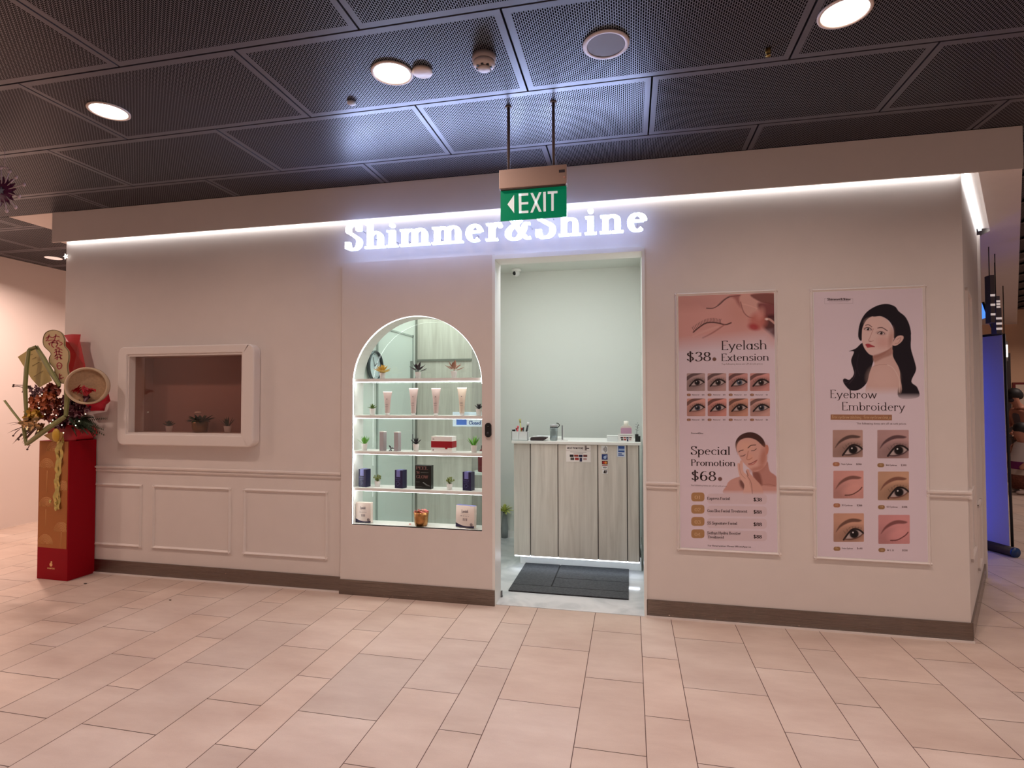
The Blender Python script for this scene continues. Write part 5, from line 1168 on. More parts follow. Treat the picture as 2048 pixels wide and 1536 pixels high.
brush(-.004, .005, .012, .085, REDP, REDP, 'clip', 'red clip in the middle of the organiser', .008); brush(.012, 0, -.014, .15, mat('gold_green', (186, 182, 116), .4), mat('gold_green', (186, 182, 116), .4), 'nail_file', 'tall yellow-green file leaning left in the organiser', .006)
brush(.022, -.01, .006, .09, BLACKM, mat('dark_grey', (60, 60, 64), .3), 'pen', 'short black pen in the organiser'); brush(.04, 0, .026, .125, BLACKM, mat('white_band', (220, 220, 220), .4), 'nail_buffer', 'black and white striped stick leaning right in the organiser', .008)
t = thing('card_reader', ctop(1078, .92), 'flat dark brown wallet-like pad lying on the counter', 'pad'); MB().prism([(-.075, .012), (-.07, 0), (.04, 0), (.07, .02), (.075, .03), (.02, .033), (-.07, .028)], -.03, .06).build('body', mat('dark_brown', (52, 40, 42), .5), t, bevel=.002)
t = thing('paper_tray', ctop(1088, 1.12), 'white tray with papers on the counter behind the dark pad', 'tray'); MB().box((-.11, -.06, 0), (.16, .08, .02)).build('tray', WHITE, t, bevel=.003); MB().box((-.07, -.05, .021), (.12, .06, .026)).build('paper', mat('paper', (236, 240, 242), .6), t)
t = thing('water_bottle', ctop(1107.5, .95), 'clear glass bottle with grey lid and carrying loop on the counter', 'bottle')
CG = glass('clear_glass', (.90, .93, .93), 1.6); MB().lathe([(.0, 0), (.032, 0), (.034, .01), (.034, .108), (.03, .118)], n=28).build('body', mat('bottle_glass', (160, 170, 172), .1, trans=.85), t)
MB().lathe([(.031, .119), (.033, .12), (.033, .143), (.0, .145)], n=28).build('lid', mat('lid_grey', (168, 170, 172), .35), t); MB().lathe([(.0335, .114), (.0335, .119)], n=28, caps=False).build('band', BLACKM, t)
MB().tube([(.028 + .022 * sin(R_(a)), 0, .134 + .019 * cos(R_(a))) for a in range(-10, 200, 15)], .0035).build('loop', BLACKM, t)
t = thing('receipt_spike', ctop(1124.5, .99), 'thin grey upright card stand beside the glass bottle', 'stand'); MB().box((-.012, -.02, 0), (.05, .03, .004)).build('base', WHITE, t); MB().box((-.005, -.003, .004), (.006, .003, .132)).build('post', mat('grey_plastic', (130, 132, 134), .4), t); MB().box((.012, -.002, .004), (.015, .004, .118)).build('card', WHITE, t)
t = thing('small_white_box', ctop(1226, .98), 'low plain white box at the right side of the counter', 'box'); MB().box((-.052, -.03, 0), (.045, .04, .043)).build('body', mat('box_white', (222, 228, 226), .4), t, bevel=.004); MB().box((-.052, -.03, .0435), (.045, .04, .05)).build('lid', mat('box_white2', (238, 242, 240), .4), t, bevel=.002)
t = thing('sanitizer_bottle', ctop(1252.5, 1.02), 'white pump bottle with pink label behind the small card sign', 'bottle')
MB().prism(rrect(-.05, 0, .05, .135, .03), -.025, .025).build('body', mat('bottle_cream', (226, 214, 206), .35), t, bevel=.008)
MB().lathe([(.022, .130), (.020, .150), (.020, .172), (.0, .174)], n=20).build('cap', mat('cap_white', (240, 238, 226), .35), t)
mb = MB(); mb.prism(rrect(-.045, .045, .045, .115, .012), -.0262, -.0255, mat('pink_label', (206, 160, 186), .4)); mb.box((-.03, -.0268, .05), (.03, -.0262, .062), mat('violet_label', (92, 66, 130), .4)); mb.box((-.028, -.0268, .014), (.03, -.0262, .04), mat('yellow_label', (216, 184, 100), .4)); mb.build('label', None, t)
t = thing('card_sign', ctop(1253.5, .93), 'small white counter sign with payment card logos before the pump bottle', 'sign'); mb = MB(); mb.box((-.072, -.002, 0), (.060, .002, .068)); mb.build('board', WHITE, t); mb = MB(); cards(mb, -.072, .060, 0, .068, -.0022, CC); mb.box((-.056, -.0026, .052), (.048, -.0022, .056), GREYT); mb.build('printing', None, t); MB().box((-.05, 0, 0), (.04, .03, .003)).build('foot', WHITE, t)
t = thing('bud_vase', ctop(1275.5, .95), 'small square black vase with a dark twig at the counter right end', 'vase'); MB().prism([(-.022, 0), (.022, 0), (.022, .048), (.006, .048), (.006, .064), (-.022, .064)], -.02, .02).build('vase', BLACKM, t)
mb = MB(); mb.tube([(-.008, 0, .06), (-.006, 0, .10), (.006, 0, .15)], .0018); DT = mat('dark_twig', (50, 36, 38), .6)
for z, d in ((.09, 1), (.095, -1), (.11, 1), (.12, -1), (.13, 1), (.14, -1), (.15, .3)): mb.leaf((-.004, 0, z), (d, 0, .9), .028, .009)
mb.build('twig', DT, t)

# ---- inside the shop
t = thing('door_mat', (-.478, .29, .0045), 'dark grey ribbed door mat laid in front of the reception counter', 'mat')
def mat_m():
    m = mat('mat_grey', (74, 76, 80), .9, bump=.8, bscale=500, noise=.25, nscale=60); return m
mb = MB(); gp = .007; MX = .455; MY = .72
for a in ((-MX, 0, MX, .14), (-MX, .14 + gp, -.145, MY), (-.145 + gp * 1.6, .14 + gp, MX, .36), (-.145 + gp * 1.6, .36 + gp, MX, MY)): mb.box((a[0], a[1], .004), (a[2], a[3], .011))
mb.build('pile', mat_m(), t); MB().box((-MX, 0, 0), (MX, MY, .006)).build('rubber_base', mat('rubber', (34, 34, 36), .8), t)
p = at(1033, 525, 1.75); t = thing('security_camera', (p.x, 1.75, 2.86), 'small white dome camera with a black lens high inside the shop', 'camera'); MB().lathe([(.0, 0), (.05, 0), (.05, -.02), (.042, -.03)], n=24).build('base', WHITE, t); MB().ball((0, 0, -.045), .036, n=20, k=14).build('dome', mat('cam_white', (232, 232, 230), .3), t); MB().ball((-.016, -.024, -.05), (.021, .016, .021)).build('lens', BLACKM, t)
# wall clock on the left inner wall
p_ = 0.30; t = thing('wall_clock', (-2.088, .33, 1.765), 'round grey wall clock seen through the top left of the arch', 'clock'); Mx = Matrix.Rotation(pi / 2, 4, 'Y')
MB().lathe([(.118, 0), (.13, .004), (.132, .02), (.122, .03), (.116, .026), (.116, 0)], n=40, M=Mx, caps=False).build('rim', mat('clock_rim', (70, 78, 84), .3, metal=.6), t); MB().lathe([(0, .004), (.117, .004)], n=40, M=Mx, caps=False).build('face', mat('clock_face', (214, 226, 230), .5), t)
mb = MB()
for i in range(12): a = 2 * pi * i / 12; mb.box((.0045, .098 * sin(a) - .004, .098 * cos(a) - .004), (.0055, .098 * sin(a) + .004, .098 * cos(a) + .004))
mb.build('numerals', GREYT, t); mb = MB(); mb.tube([(.008, 0, 0), (.008, .05, .03)], .003); mb.tube([(.009, 0, 0), (.009, -.03, .075)], .0022); mb.build('hands', BLACKM, t)
p = atz(1008, 1072, .0045); t = thing('floor_vase', (p.x + .02, p.y - .06, .0045), 'tall slim grey vase with a yellow-green flower on the shop floor', 'vase'); MB().lathe([(0, 0), (.035, 0), (.04, .1), (.022, .24), (.018, .27)], n=18).build('vase', mat('vase_grey', (150, 156, 156), .5), t)
mb = MB(); rn = random.Random(4)
for i in range(30): a = rn.uniform(0, 6.28); e = R_(rn.uniform(10, 90)); mb.leaf((0, 0, .27), (cos(a) * cos(e), sin(a) * cos(e), sin(e)), .12, .035)
mb.build('flower', mat('lime_flower', (206, 214, 120), .6), t)
p = at(963, 905, 1.2); t = thing('fire_extinguisher', (p.x + .02, 1.2, at(963, 943, 1.2).z), 'dark red cylinder partly seen past the right edge of the display shelves', 'fire extinguisher'); MB().lathe([(0, 0), (.05, 0), (.055, .01), (.055, .18), (.03, .21), (.02, .22)], n=20).build('cylinder', mat('dark_red', (110, 24, 34), .3), t); MB().box((-.02, -.012, .22), (.03, .012, .25)).build('valve', BLACKM, t)
MB().box((-.10, -.10, -.02), (.12, .10, -.001)).build('shelf_support', SHOPW, t)

# ================================================================== opening-day flower stand
t = thing('flower_pedestal', (-4.69, -.10, 0), 'tall red box pedestal with a gold patterned front at the left corner', 'pedestal', rz=-.03)
REDC = mat('red_cardboard', (146, 2, 22), .6, spec=.15); GOLD = mat('gold_print', (168, 104, 48), .38, metal=.45); GLN = mat('gold_line', (232, 180, 118), .45)
PW, PDp, PH = .163, .115, 1.148
MB().box((-PW, -PDp, 0), (PW, PDp, PH)).build('box', REDC, t, bevel=.003)
mb = MB(); gx0, gx1, gz0, gz1 = -PW + .006, PW - .012, .262, PH - .004
mb.box((gx0, -PDp - .0012, gz0), (gx1, -PDp + .001, gz1)); mb.build('gold_panel', GOLD, t)
mb = MB()
def arcs(cx_, cz_, n, r0, dr):
    for k in range(n):
        r = r0 + dr * k; pts = []
        for a in range(0, 181, 12):
            x, z = cx_ + r * cos(R_(a)), cz_ + r * sin(R_(a)); 
            if gx0 < x < gx1 and gz0 < z < gz1: pts.append((x, -PDp - .0016, z))
        if len(pts) > 2: mb.tube(pts, .0013, None, 4)
for cx_, cz_ in ((-.075, .29), (-.07, .60), (.095, .40), (-.075, .92), (.10, .74), (.0, 1.06)): arcs(cx_, cz_, 9, .012, .0085)
for x, z0, z1 in ((-.075, .44, .58), (.095, .264, .40), (-.07, .72, .9)): mb.tube([(x, -PDp - .0016, z0), (x, -PDp - .0016, z1)], .0016, None, 4)
mb.build('gold_linework', GLN, t)
mb = MB(); put_text(mb, 'HAMPERS', Vector((-.05, 0, .088)), Vector((.03, 0, .088)), .012, GLN, .2, .1, 0, Y=-PDp - .0008); mb.lathe([(0, 0), (.016, 0)], None, n=14, caps=False, M=Matrix.Translation((-.01, -PDp - .001, .125)) @ Matrix.Rotation(pi / 2, 4, 'X')); mb.lathe([(0, 0), (.009, 0)], None, n=10, caps=False, M=Matrix.Translation((-.006, -PDp - .001, .146)) @ Matrix.Rotation(pi / 2, 4, 'X')); mb.build('logo', mat('pink_logo', (214, 150, 150), .5), t)
# arrangement standing on the pedestal
A0 = Vector((-4.69, -.10, PH + .001)); t = thing('flower_arrangement', A0, 'congratulatory flower arrangement with red wrap, fan disc and folded leaves on the pedestal', 'flower arrangement')
def L3(px_, py_, Y): return at(px_, py_, Y) - A0
def zz(x, y): return (x / 5.12, 640 + y / 5.12)
def LZ(x, y, Y): return L3(*zz(x, y), Y)
REDW = mat('red_wrap', (186, 18, 42), .35, bump=.6, bscale=9, spec=.7)
def sheet(pts, Y0, Y1, m, name, thick=.003):
    """outline traced in the arrangement, laid on a gently curved surface between two depths"""
    P = [LZ(pts[i], pts[i + 1], Y0 + (Y1 - Y0) * (i / len(pts))) for i in range(0, len(pts), 2)]
    c = sum(P, Vector()) / len(P); mb = MB(); n = len(P)
    mb.add([tuple(c + Vector((0, .012, 0)))] + [tuple(p) for p in P], [(0, 1 + i, 1 + (i + 1) % n) for i in range(n)]); o = mb.build(name, m, t); s_ = o.modifiers.new('t', 'SOLIDIFY'); s_.thickness = thick; return o
sheet([660, 155, 740, 145, 828, 148, 818, 210, 846, 340, 875, 470, 860, 560, 720, 640, 700, 520, 670, 300], -.05, -.08, REDW, 'red_wrap')
sheet([1030, 720, 1110, 740, 1132, 830, 1085, 870, 1070, 930, 900, 930, 850, 850, 980, 830], -.05, -.06, REDW, 'red_wrap')
mb = MB(); mb.prism([(-.12, -.0), (.15, .0), (.20, .055), (.17, .12), (-.02, .14), (-.15, .07)], -.06, .09); mb.build('red_base_wrap', REDW, t, bevel=.02)
# gourd-shaped calligraphy board
def smooth_poly(pts, n=4): return spline([(pts[i], pts[i + 1]) for i in range(0, len(pts), 2)], n, True)
BRD = mat('beige_board', (186, 164, 122), .5); BRR = mat('board_rim', (128, 112, 74), .5)
gourd = smooth_poly([545, 102, 620, 125, 658, 190, 660, 265, 700, 320, 704, 400, 690, 470, 700, 560, 700, 640, 600, 640, 560, 560, 560, 505, 510, 440, 505, 390, 522, 340, 455, 270, 442, 200, 470, 130])
P = [LZ(x, y, -.17) for x, y in gourd]; MB().prism([(p.x, p.z) for p in P], P[0].y, P[0].y + .012).build('gourd_board', BRD, t)
mb = MB(); mb.tube([(p.x, P[0].y - .001, p.z) for p in P] + [(P[0].x, P[0].y - .001, P[0].z)], .003, None, 6); mb.build('board_rim', BRR, t)
CAL = mat('calligraphy_red', (150, 34, 52), .5); mb = MB(); yy = P[0].y - .001
def stroke(*p, wd=11):
    pts = spline([(p[i], p[i + 1]) for i in range(0, len(p), 2)], 4); L, Rr = ribbon(pts, wd, wd * .7)
    for i in range(len(pts) - 1):
        q = [LZ(*v, -.17) for v in (L[i], L[i + 1], Rr[i + 1], Rr[i])]; mb.add([(v.x, yy - .0004, v.z) for v in q], [(0, 1, 2, 3)], CAL)
for sset in ((470, 190, 500, 170, 540, 180, 575, 165, 612, 175), (505, 150, 490, 195, 470, 215), (575, 145, 560, 200, 540, 235), (490, 215, 530, 205, 575, 215, 610, 205), (500, 240, 540, 230, 600, 240), (510, 260, 500, 235), (540, 215, 530, 260, 555, 285), (580, 215, 590, 250, 575, 275, 610, 285), (600, 220, 640, 240, 610, 262),
             (560, 310, 600, 292, 640, 310), (555, 335, 590, 320, 640, 335), (575, 300, 580, 350, 560, 375), (610, 300, 605, 345, 630, 370), (565, 365, 600, 352, 640, 362), (560, 395, 600, 380, 640, 400), (590, 365, 585, 410), (615, 365, 625, 405),
             (585, 455, 605, 437, 632, 455, 628, 485, 605, 502, 588, 480, 585, 455), (592, 470, 622, 468), (612, 548, 614, 600), (614, 570, 636, 562), (595, 606, 625, 600, 655, 585)): stroke(*sset)
mb.build('calligraphy', CAL, t)
# yellow card, left
crd = [182, 378, 300, 300, 350, 280, 385, 300, 530, 620, 400, 690, 320, 600]; P = [LZ(crd[i], crd[i + 1], -.14) for i in range(0, len(crd), 2)]
MB().prism([(p.x, p.z) for p in P], P[0].y, P[0].y + .004).build('message_card', mat('ochre_card', (176, 156, 96), .5), t)
mb = MB(); [mb.tube([tuple(LZ(*a, -.143)), tuple(LZ(*b_, -.143))], .0012) for a, b_ in (((330, 400), (370, 380)), ((330, 470), (400, 430)), ((345, 580), (440, 520)), ((300, 360), (330, 350)))]; mb.build('handwriting', mat('card_ink', (110, 92, 60), .6), t)
# fan disc in a bent bamboo rim
c = LZ(905, 675, -.21); ru = .152; Md = Matrix.Translation(c) @ Matrix.Rotation(R_(30), 4, 'Z') @ Matrix.Rotation(pi / 2, 4, 'X')
RIM = mat('bamboo_rim', (206, 180, 148), .45); WEB = mat('woven_disc', (176, 142, 108), .6, bump=.8, bscale=120, noise=.12, nscale=80)
mb = MB(); mb.lathe([(ru * .90, -.005), (ru, -.01), (ru * 1.0, .04), (ru * .92, .045), (ru * .88, .03), (ru * .9, -.005)], n=44, M=Md, caps=False); mb.build('disc_rim', RIM, t)
MB().lathe([(0, .012), (ru * .92, .012)], n=40, M=Md, caps=False, smooth=False).build('disc_web', WEB, t)
mb = MB(); rn = random.Random(21)
for i in range(30):
    a = rn.uniform(0, 6.28); q = LZ(860 + 95 * cos(a) * rn.random() ** .5, 720 + 70 * sin(a) * rn.random(), -.26); mb.leaf(q, (cos(a), -.3, sin(a)), .05, .03)
mb.build('red_bow', mat('red_silk', (170, 16, 34), .45), t)
# folded pandan leaves: two-tone flat tubes along bent paths
LEAFG = mat('folded_leaf', (110, 112, 58), .4); LEAFE = mat('folded_leaf_light', (150, 150, 96), .4)
def folded(path, wd, Y, zig=0):
    for off, m, ww, yo in ((0, LEAFG, wd, 0), (wd * .12, LEAFE, wd * .35, -.006)):
        mb = MB(); P = [LZ(path[i] + off, path[i + 1], Y + zig * (i / len(path))) for i in range(0, len(path), 2)]
        L = []; Rr = []
        for i, p in enumerate(P):
            d = (P[min(i + 1, len(P) - 1)] - P[max(i - 1, 0)]); d.y = 0; d.normalize(); nn = Vector((-d.z, 0, d.x)) * (ww / 5.12 * .0045) * .5
            k = 1 if 0 < i < len(P) - 1 else .75; L.append(p + nn * k); Rr.append(p - nn * k)
        vs = []; 
        for i in range(len(P)): vs += [tuple(L[i] + Vector((0, yo + .006, 0))), tuple((L[i] + Rr[i]) / 2 + Vector((0, yo - .006, 0))), tuple(Rr[i] + Vector((0, yo + .006, 0))), tuple((L[i] + Rr[i]) / 2 + Vector((0, yo + .010, 0)))]
        fs = [(i * 4 + k, i * 4 + (k + 1) % 4, i * 4 + 4 + (k + 1) % 4, i * 4 + 4 + k) for i in range(len(P) - 1) for k in range(4)]
        mb.add(vs, fs); mb.build('folded_leaf', m, t)
folded([365, 275, 440, 400, 520, 540, 605, 680], 62, -.20); folded([288, 305, 262, 500, 248, 700, 262, 980], 62, -.24)
folded([670, 640, 680, 800, 665, 985], 66, -.27); folded([665, 985, 480, 1110, 270, 1270], 58, -.28); folded([225, 1060, 245, 1170, 262, 1285], 52, -.25); folded([45, 825, 130, 940, 225, 1060], 20, -.26)
folded([288, 305, 365, 275], 50, -.22)
# flowers and foliage
rn = random.Random(33)
def blooms(name, m, n, cx_, cy_, rx, ry, Y, size, petals=5):
    mb = MB()
    for i in range(n):
        a = rn.uniform(0, 6.28); r = rn.random() ** .5; q = LZ(cx_ + rx * r * cos(a), cy_ + ry * r * sin(a), Y + rn.uniform(-.03, .05))
        for k in range(petals + 1):
            b_ = 2 * pi * k / petals + rn.random(); mb.leaf(q, (cos(b_), -.6 + rn.uniform(-.4, .4), sin(b_)), size * 1.45, size * 1.15, None, up=Vector((0, -1, .2)), bend=.1, n=4)
    return mb.build(name, m, t)
OR = mat('orange_petals', (170, 84, 38), .5); DO = mat('rust_petals', (128, 52, 32), .5); YE = mat('yellow_petals', (200, 156, 48), .45); WN = mat('wine_foliage', (84, 16, 36), .5); DKG = mat('fern_green', (44, 60, 34), .6); SILL = mat('silver_leaf', (196, 160, 112), .22, metal=.8); LIL = mat('lilac_sprig', (128, 92, 100), .5)
blooms('orange_flowers', OR, 42, 460, 840, 140, 90, -.20, .030); blooms('rust_flowers', DO, 30, 560, 760, 90, 110, -.18, .030); blooms('rust_flowers', DO, 26, 540, 940, 100, 80, -.2, .028)
blooms('yellow_flowers', YE, 20, 350, 980, 80, 60, -.22, .030); blooms('wine_foliage', WN, 46, 800, 850, 130, 120, -.20, .030); blooms('wine_foliage', WN, 30, 640, 1000, 120, 90, -.17, .03)
blooms('lilac_sprigs', LIL, 26, 380, 730, 120, 55, -.17, .020, 4); blooms('gold_leaves', SILL, 12, 360, 1060, 110, 60, -.26, .035, 3)
mb = MB()
for i in range(26):
    a = R_(rn.uniform(-50, 40)); st = LZ(760 + rn.uniform(-80, 120), 1010 + rn.uniform(-40, 60), -.16 + rn.uniform(-.05, .06)); d = Vector((cos(a), rn.uniform(-.35, .25), sin(a) * .6)).normalized(); L_ = rn.uniform(.12, .24)
    for k in range(12):
        q = st + d * L_ * k / 12 + Vector((0, 0, -.04 * (k / 12) ** 2))
        for s_ in (-1, 1): mb.leaf(q, d + Vector((0, s_ * .5, s_ * .8)), .045 * (1 - k / 16), .009, None, n=3)
mb.build('fern_fronds', DKG, t)
mb = MB()
for i in range(14):
    a = R_(rn.uniform(150, 250)); st = LZ(420, 1080, -.2); d = Vector((cos(a), rn.uniform(-.3, .2), sin(a) * .5)); mb.leaf(st + d * .05, d, rn.uniform(.12, .24), .022)
for x0, y0, x1, y1 in ((200, 1120, 135, 1185), (220, 1160, 190, 1225), (310, 1280, 280, 1325), (230, 690, 135, 680), (330, 690, 140, 665)): mb.tube([tuple(LZ(x0, y0, -.22)), tuple(LZ((x0 + x1) / 2, (y0 + y1) / 2 - 8, -.23)), tuple(LZ(x1, y1, -.22))], .003); mb.ball(tuple(LZ(x1, y1, -.22)), .008)
mb.build('loose_sprigs', mat('brown_sprig', (78, 54, 44), .6), t)
mb = MB(); mb.ball(tuple(LZ(575, 1180, -.27)), (.036, .02, .055)); mb.build('yellow_petal', mat('yellow_petals', (200, 156, 48), .45), t)
mb = MB(); mb.prism([(p.x, p.z) for p in [LZ(*q, -.26) for q in ((460, 1180), (560, 1140), (660, 1150), (640, 1220), (570, 1252))]], -.17, -.16); mb.build('kraft_wrap', mat('kraft', (150, 110, 56), .5), t)
# little fairy lights
mb = MB(); FL = emis('fairy_light', (1.0, .86, .62), 3.0)
for x, y in ((400, 900), (460, 965), (515, 1055), (620, 912), (540, 1025), (633, 1075), (650, 1155), (875, 962), (810, 1035), (775, 1080), (575, 975), (430, 760)): mb.ball(tuple(LZ(x, y, -.285)), .0042, None, 8, 5)
mb.build('fairy_lights', FL, t)
# gold ribbon hanging down the front of the pedestal
mb = MB(); rn = random.Random(12); RB = mat('gold_ribbon', (204, 186, 110), .25, metal=.6)
for k in range(3):
    pts = []; x = .05 + k * .022
    for i in range(30): z = .06 - i * .0215; x += rn.uniform(-.008, .008); pts.append(Vector((x - .0, -.128 - .006 * sin(i * 1.1 + k), z)))
    wds = [.009 + .006 * abs(sin(i * .8 + k)) for i in range(30)]
    vs = []
    for p, wd in zip(pts, wds): vs += [tuple(p - Vector((wd, 0, 0))), tuple(p + Vector((wd, .003, 0)))]
    mb.add(vs, [(2 * i, 2 * i + 1, 2 * i + 3, 2 * i + 2) for i in range(29)])
for x, z in ((-.01, -.50), (.045, -.51), (.05, -.56)): mb.ball((x, -.135, z), (.012, .006, .016))
mb.build('gold_ribbon', RB, t)

# bits on the floor
for px_, py_, lab in ((170, 1167, 'small dark scrap on the floor right of the red pedestal'), (340, 1200, 'tiny dark speck on the floor below the left wall panels')):
    p = atz(px_, py_, .002); o = MB().prism([(-.014, 0), (.002, -.006), (.016, -.002), (.012, .008), (-.004, .005)], 0, .003, axis='z').build('floor_scrap', mat('scrap', (40, 26, 24), .8)); o.location = (p.x, p.y, .0005); o.scale = (1, 1, 1) if px_ < 200 else (.6, .6, 1); tag(o, lab, 'scrap')

# ================================================================== right-hand background
# pull-up banner lit by an unseen blue fill light added behind the side wall
b0 = Vector((3.51, 2.16, 0)); bd = Vector((-.30, .954, 0)); t = thing('pull_up_banner', b0, 'pale pull-up banner glowing blue, standing behind the shop side wall', 'banner')
mb = MB(); mb.tube([tuple(Vector((0, 0, .045))), tuple(bd * .95 + Vector((0, 0, .045)))], .045, None, 20); mb.build('base_tube', mat('tube_dark', (60, 50, 60), .4), t)
mb = MB(); mb.tube([tuple(bd * -.012 + Vector((0, 0, .045))), tuple(bd * .004 + Vector((0, 0, .045)))], .047, None, 20); mb.build('end_cap', mat('cap_blue', (24, 60, 110), .4), t)
nb = Vector((-.954, -.30, 0)); tp = Vector((-.02, -.0, 2.02))
mb = MB(); q0, q1 = bd * .05 + Vector((0, 0, .085)), bd * .93 + Vector((0, 0, .085)); q2, q3 = q1 + tp, q0 + tp
mb.add([tuple(q) for q in (q0, q1, q2, q3)] + [tuple(q - nb * .004) for q in (q0, q1, q2, q3)], [(0, 1, 2, 3), (7, 6, 5, 4), (0, 4, 5, 1), (2, 6, 7, 3), (1, 5, 6, 2), (0, 3, 7, 4)])
mb.build('fabric', mat('banner_fabric', (204, 196, 206), .6), t)
mb = MB(); mb.tube([tuple(q3), tuple(q2)], .012); mb.build('top_rail', BLACKM, t); mb = MB(); mb.tube([tuple(q0 - nb * .03), tuple(q3 - nb * .02)], .012); mb.build('support_pole', BLACKM, t)
bl = Vector((3.04, 2.72, 0)); t = thing('added_blue_fill', bl, 'added blue fill light, unseen behind the shop side wall, tinting the banner', 'lamp'); MB().lathe([(0, 0), (.06, 0), (.06, .02), (0, .025)], n=20).build('base', BLACKM, t); MB().tube([(0, 0, .02), (0, 0, 1.9)], .016, None, 12).build('tube', emis('blue_fill_glow', (.05, .12, 1.0), 26), t)

def depthpx(px_, py_, Y): p = at(px_, py_, Y); return p
DG = mat('dark_grey_panel', (92, 82, 84), .6); GR = mat('grey_panel', (120, 112, 122), .6)
for (xa, ya, xb, yb, Y, lab, m) in ((1980, 550, 1990.5, 645, 1.9, 'tall dark grey hanging panel with two pale stripes above the banner', DG), (1992, 592, 2000, 620, 2.6, 'short grey hanging panel behind the tall one above the banner', GR), (1992, 616, 2004, 667, 2.2, 'stack of pale and dark slats above the banner top', DG)):
    a, b_ = at(xa, ya, Y), at(xb, yb, Y); t = thing('hanging_panel', ((a.x + b_.x) / 2, Y, b_.z), lab, 'panel'); w_ = (b_.x - a.x) / 2; h_ = a.z - b_.z
    MB().box((-w_, 0, 0), (w_, .08, h_)).build('panel', m, t); MB().tube([(0, .04, h_), (0, .04, ZB - b_.z)], .004).build('hanger', BLACKM, t)
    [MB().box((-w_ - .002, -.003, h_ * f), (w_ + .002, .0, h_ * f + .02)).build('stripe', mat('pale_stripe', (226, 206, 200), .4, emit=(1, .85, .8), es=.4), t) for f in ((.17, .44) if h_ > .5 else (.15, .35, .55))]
a = at(1966, 604, 2.0); b_ = at(1984, 655, 2.0); t = thing('slanted_display', (a.x, 2.0, b_.z), 'blue-glowing screen on a slanted black arm above the banner', 'screen'); mb = MB(); mb.tube([(0, 0, a.z - b_.z), ((b_ - a).x, 0, 0)], .010); mb.build('arm', BLACKM, t)
mb = MB(); mb.prism([(-.01, .08), (.05, .10), (.06, .18), (.02, .24), (-.01, .2)], .03, .05); mb.build('screen', emis('blue_screen', (.08, .25, 1.0), 1.4), t)
a = at(2013, 688, 4.0); t = thing('fluorescent_sign', (a.x, 4.0, a.z - .2), 'small bright white light strip beyond the banner', 'lamp'); MB().box((-.006, 0, .04), (.012, .03, .19)).build('tube', emis('white_tube', (1, .95, .85), 5), t); MB().box((-.02, .03, -.01), (.03, .05, .24)).build('backplate', DG, t); MB().tube([(0, .04, .24), (0, .04, ZB - a.z + .2)], .005).build('hanger', BLACKM, t)
o = MB().box((0, 0, 0), (.10, .10, 2.3)).build('dark_post', mat('post_dark', (48, 34, 32), .5)); p = atz(2014, 960, 0); o.location = (p.x, p.y, 0); tag(o, 'thin dark upright post just right of the pale banner', 'post')
a = at(2025, 765, 8.28); t = thing('framed_picture', (a.x + .4, 8.29, a.z - .5), 'red and white framed picture on the far peach wall', 'picture'); MB().box((-.4, -.02, 0), (.6, 0, .5)).build('frame', mat('frame_red', (122, 34, 30), .5), t); MB().box((-.36, -.025, .04), (.56, -.02, .46)).build('print', mat('pale_print', (232, 210, 190), .5), t)
a = at(2012, 846, 7.4); t = thing('side_table', (a.x + .85, 7.4, 0), 'dark narrow table behind the woman at the right edge', 'table'); MB().box((-.4, 0, a.z - .12), (.6, .45, a.z)).build('tabletop', mat('table_dark', (62, 46, 40), .5), t)
for sx_ in (-.36, .54):
    for sy_ in (.03, .38): MB().box((sx_, sy_, 0), (sx_ + .04, sy_ + .04, a.z - .12)).build('leg', mat('table_dark', (62, 46, 40), .5), t)

# ---- people at the right edge
SKIN = mat('skin', (176, 120, 98), .55); HAIR = mat('hair', (24, 18, 20), .6)
def skinned(name, chain, m, parent, sub=2):
    """chain: list of (point, radius, parent index)"""
    me = bpy.data.meshes.new(name); me.from_pydata([c[0] for c in chain], [(i, c[2]) for i, c in enumerate(chain) if c[2] is not None], [])
    o = bpy.data.objects.new(name, me); col.objects.link(o); me.materials.append(m); o.parent = parent
    sk = o.modifiers.new('skin', 'SKIN'); sk.use_smooth_shade = True
    for i, c in enumerate(chain):
        r = c[1] if isinstance(c[1], tuple) else (c[1], c[1]); me.skin_vertices[0].data[i].radius = r; me.skin_vertices[0].data[i].use_root = (i == 0)
    s_ = o.modifiers.new('sub', 'SUBSURF'); s_.levels = sub; s_.render_levels = sub
    return o
f = atz(2052, 975, 0)
t = thing('person', (f.x, f.y, 0), 'person with dark hair and mask looking down, grey trousers and dark bag, right edge', 'person', rz=R_(8))
# facing -x
skinned('body', [((0, 0, .88), (.13, .15), None), ((.0, 0, 1.05), (.11, .14), 0), ((-.04, 0, 1.22), (.11, .17), 1), ((-.07, 0, 1.32), (.07, .09), 2), ((-.11, 0, 1.38), .05, 3), ((-.16, 0, 1.45), (.08, .075), 4), ((-.18, 0, 1.54), (.085, .078), 5),
                 ((-.05, .17, 1.27), .05, 2), ((-.03, .22, 1.05), .042, 7), ((-.2, .2, .93), .034, 8), ((-.30, .17, .93), .028, 9), ((-.36, .16, .92), .03, 10),
                 ((-.05, -.17, 1.27), .05, 2), ((-.02, -.22, 1.05), .042, 12), ((-.19, -.2, .92), .034, 13), ((-.29, -.17, .91), .028, 14), ((-.35, -.16, .90), .03, 15),
                 ((0, .09, .80), .09, 0), ((-.02, .1, .48), .065, 17), ((.02, .1, .10), .042, 18), ((-.10, .1, .045), .035, 19),
                 ((.0, -.09, .80), .09, 0), ((.0, -.1, .48), .065, 21), ((.04, -.1, .10), .042, 22), ((-.08, -.1, .045), .035, 23)], SKIN, t)
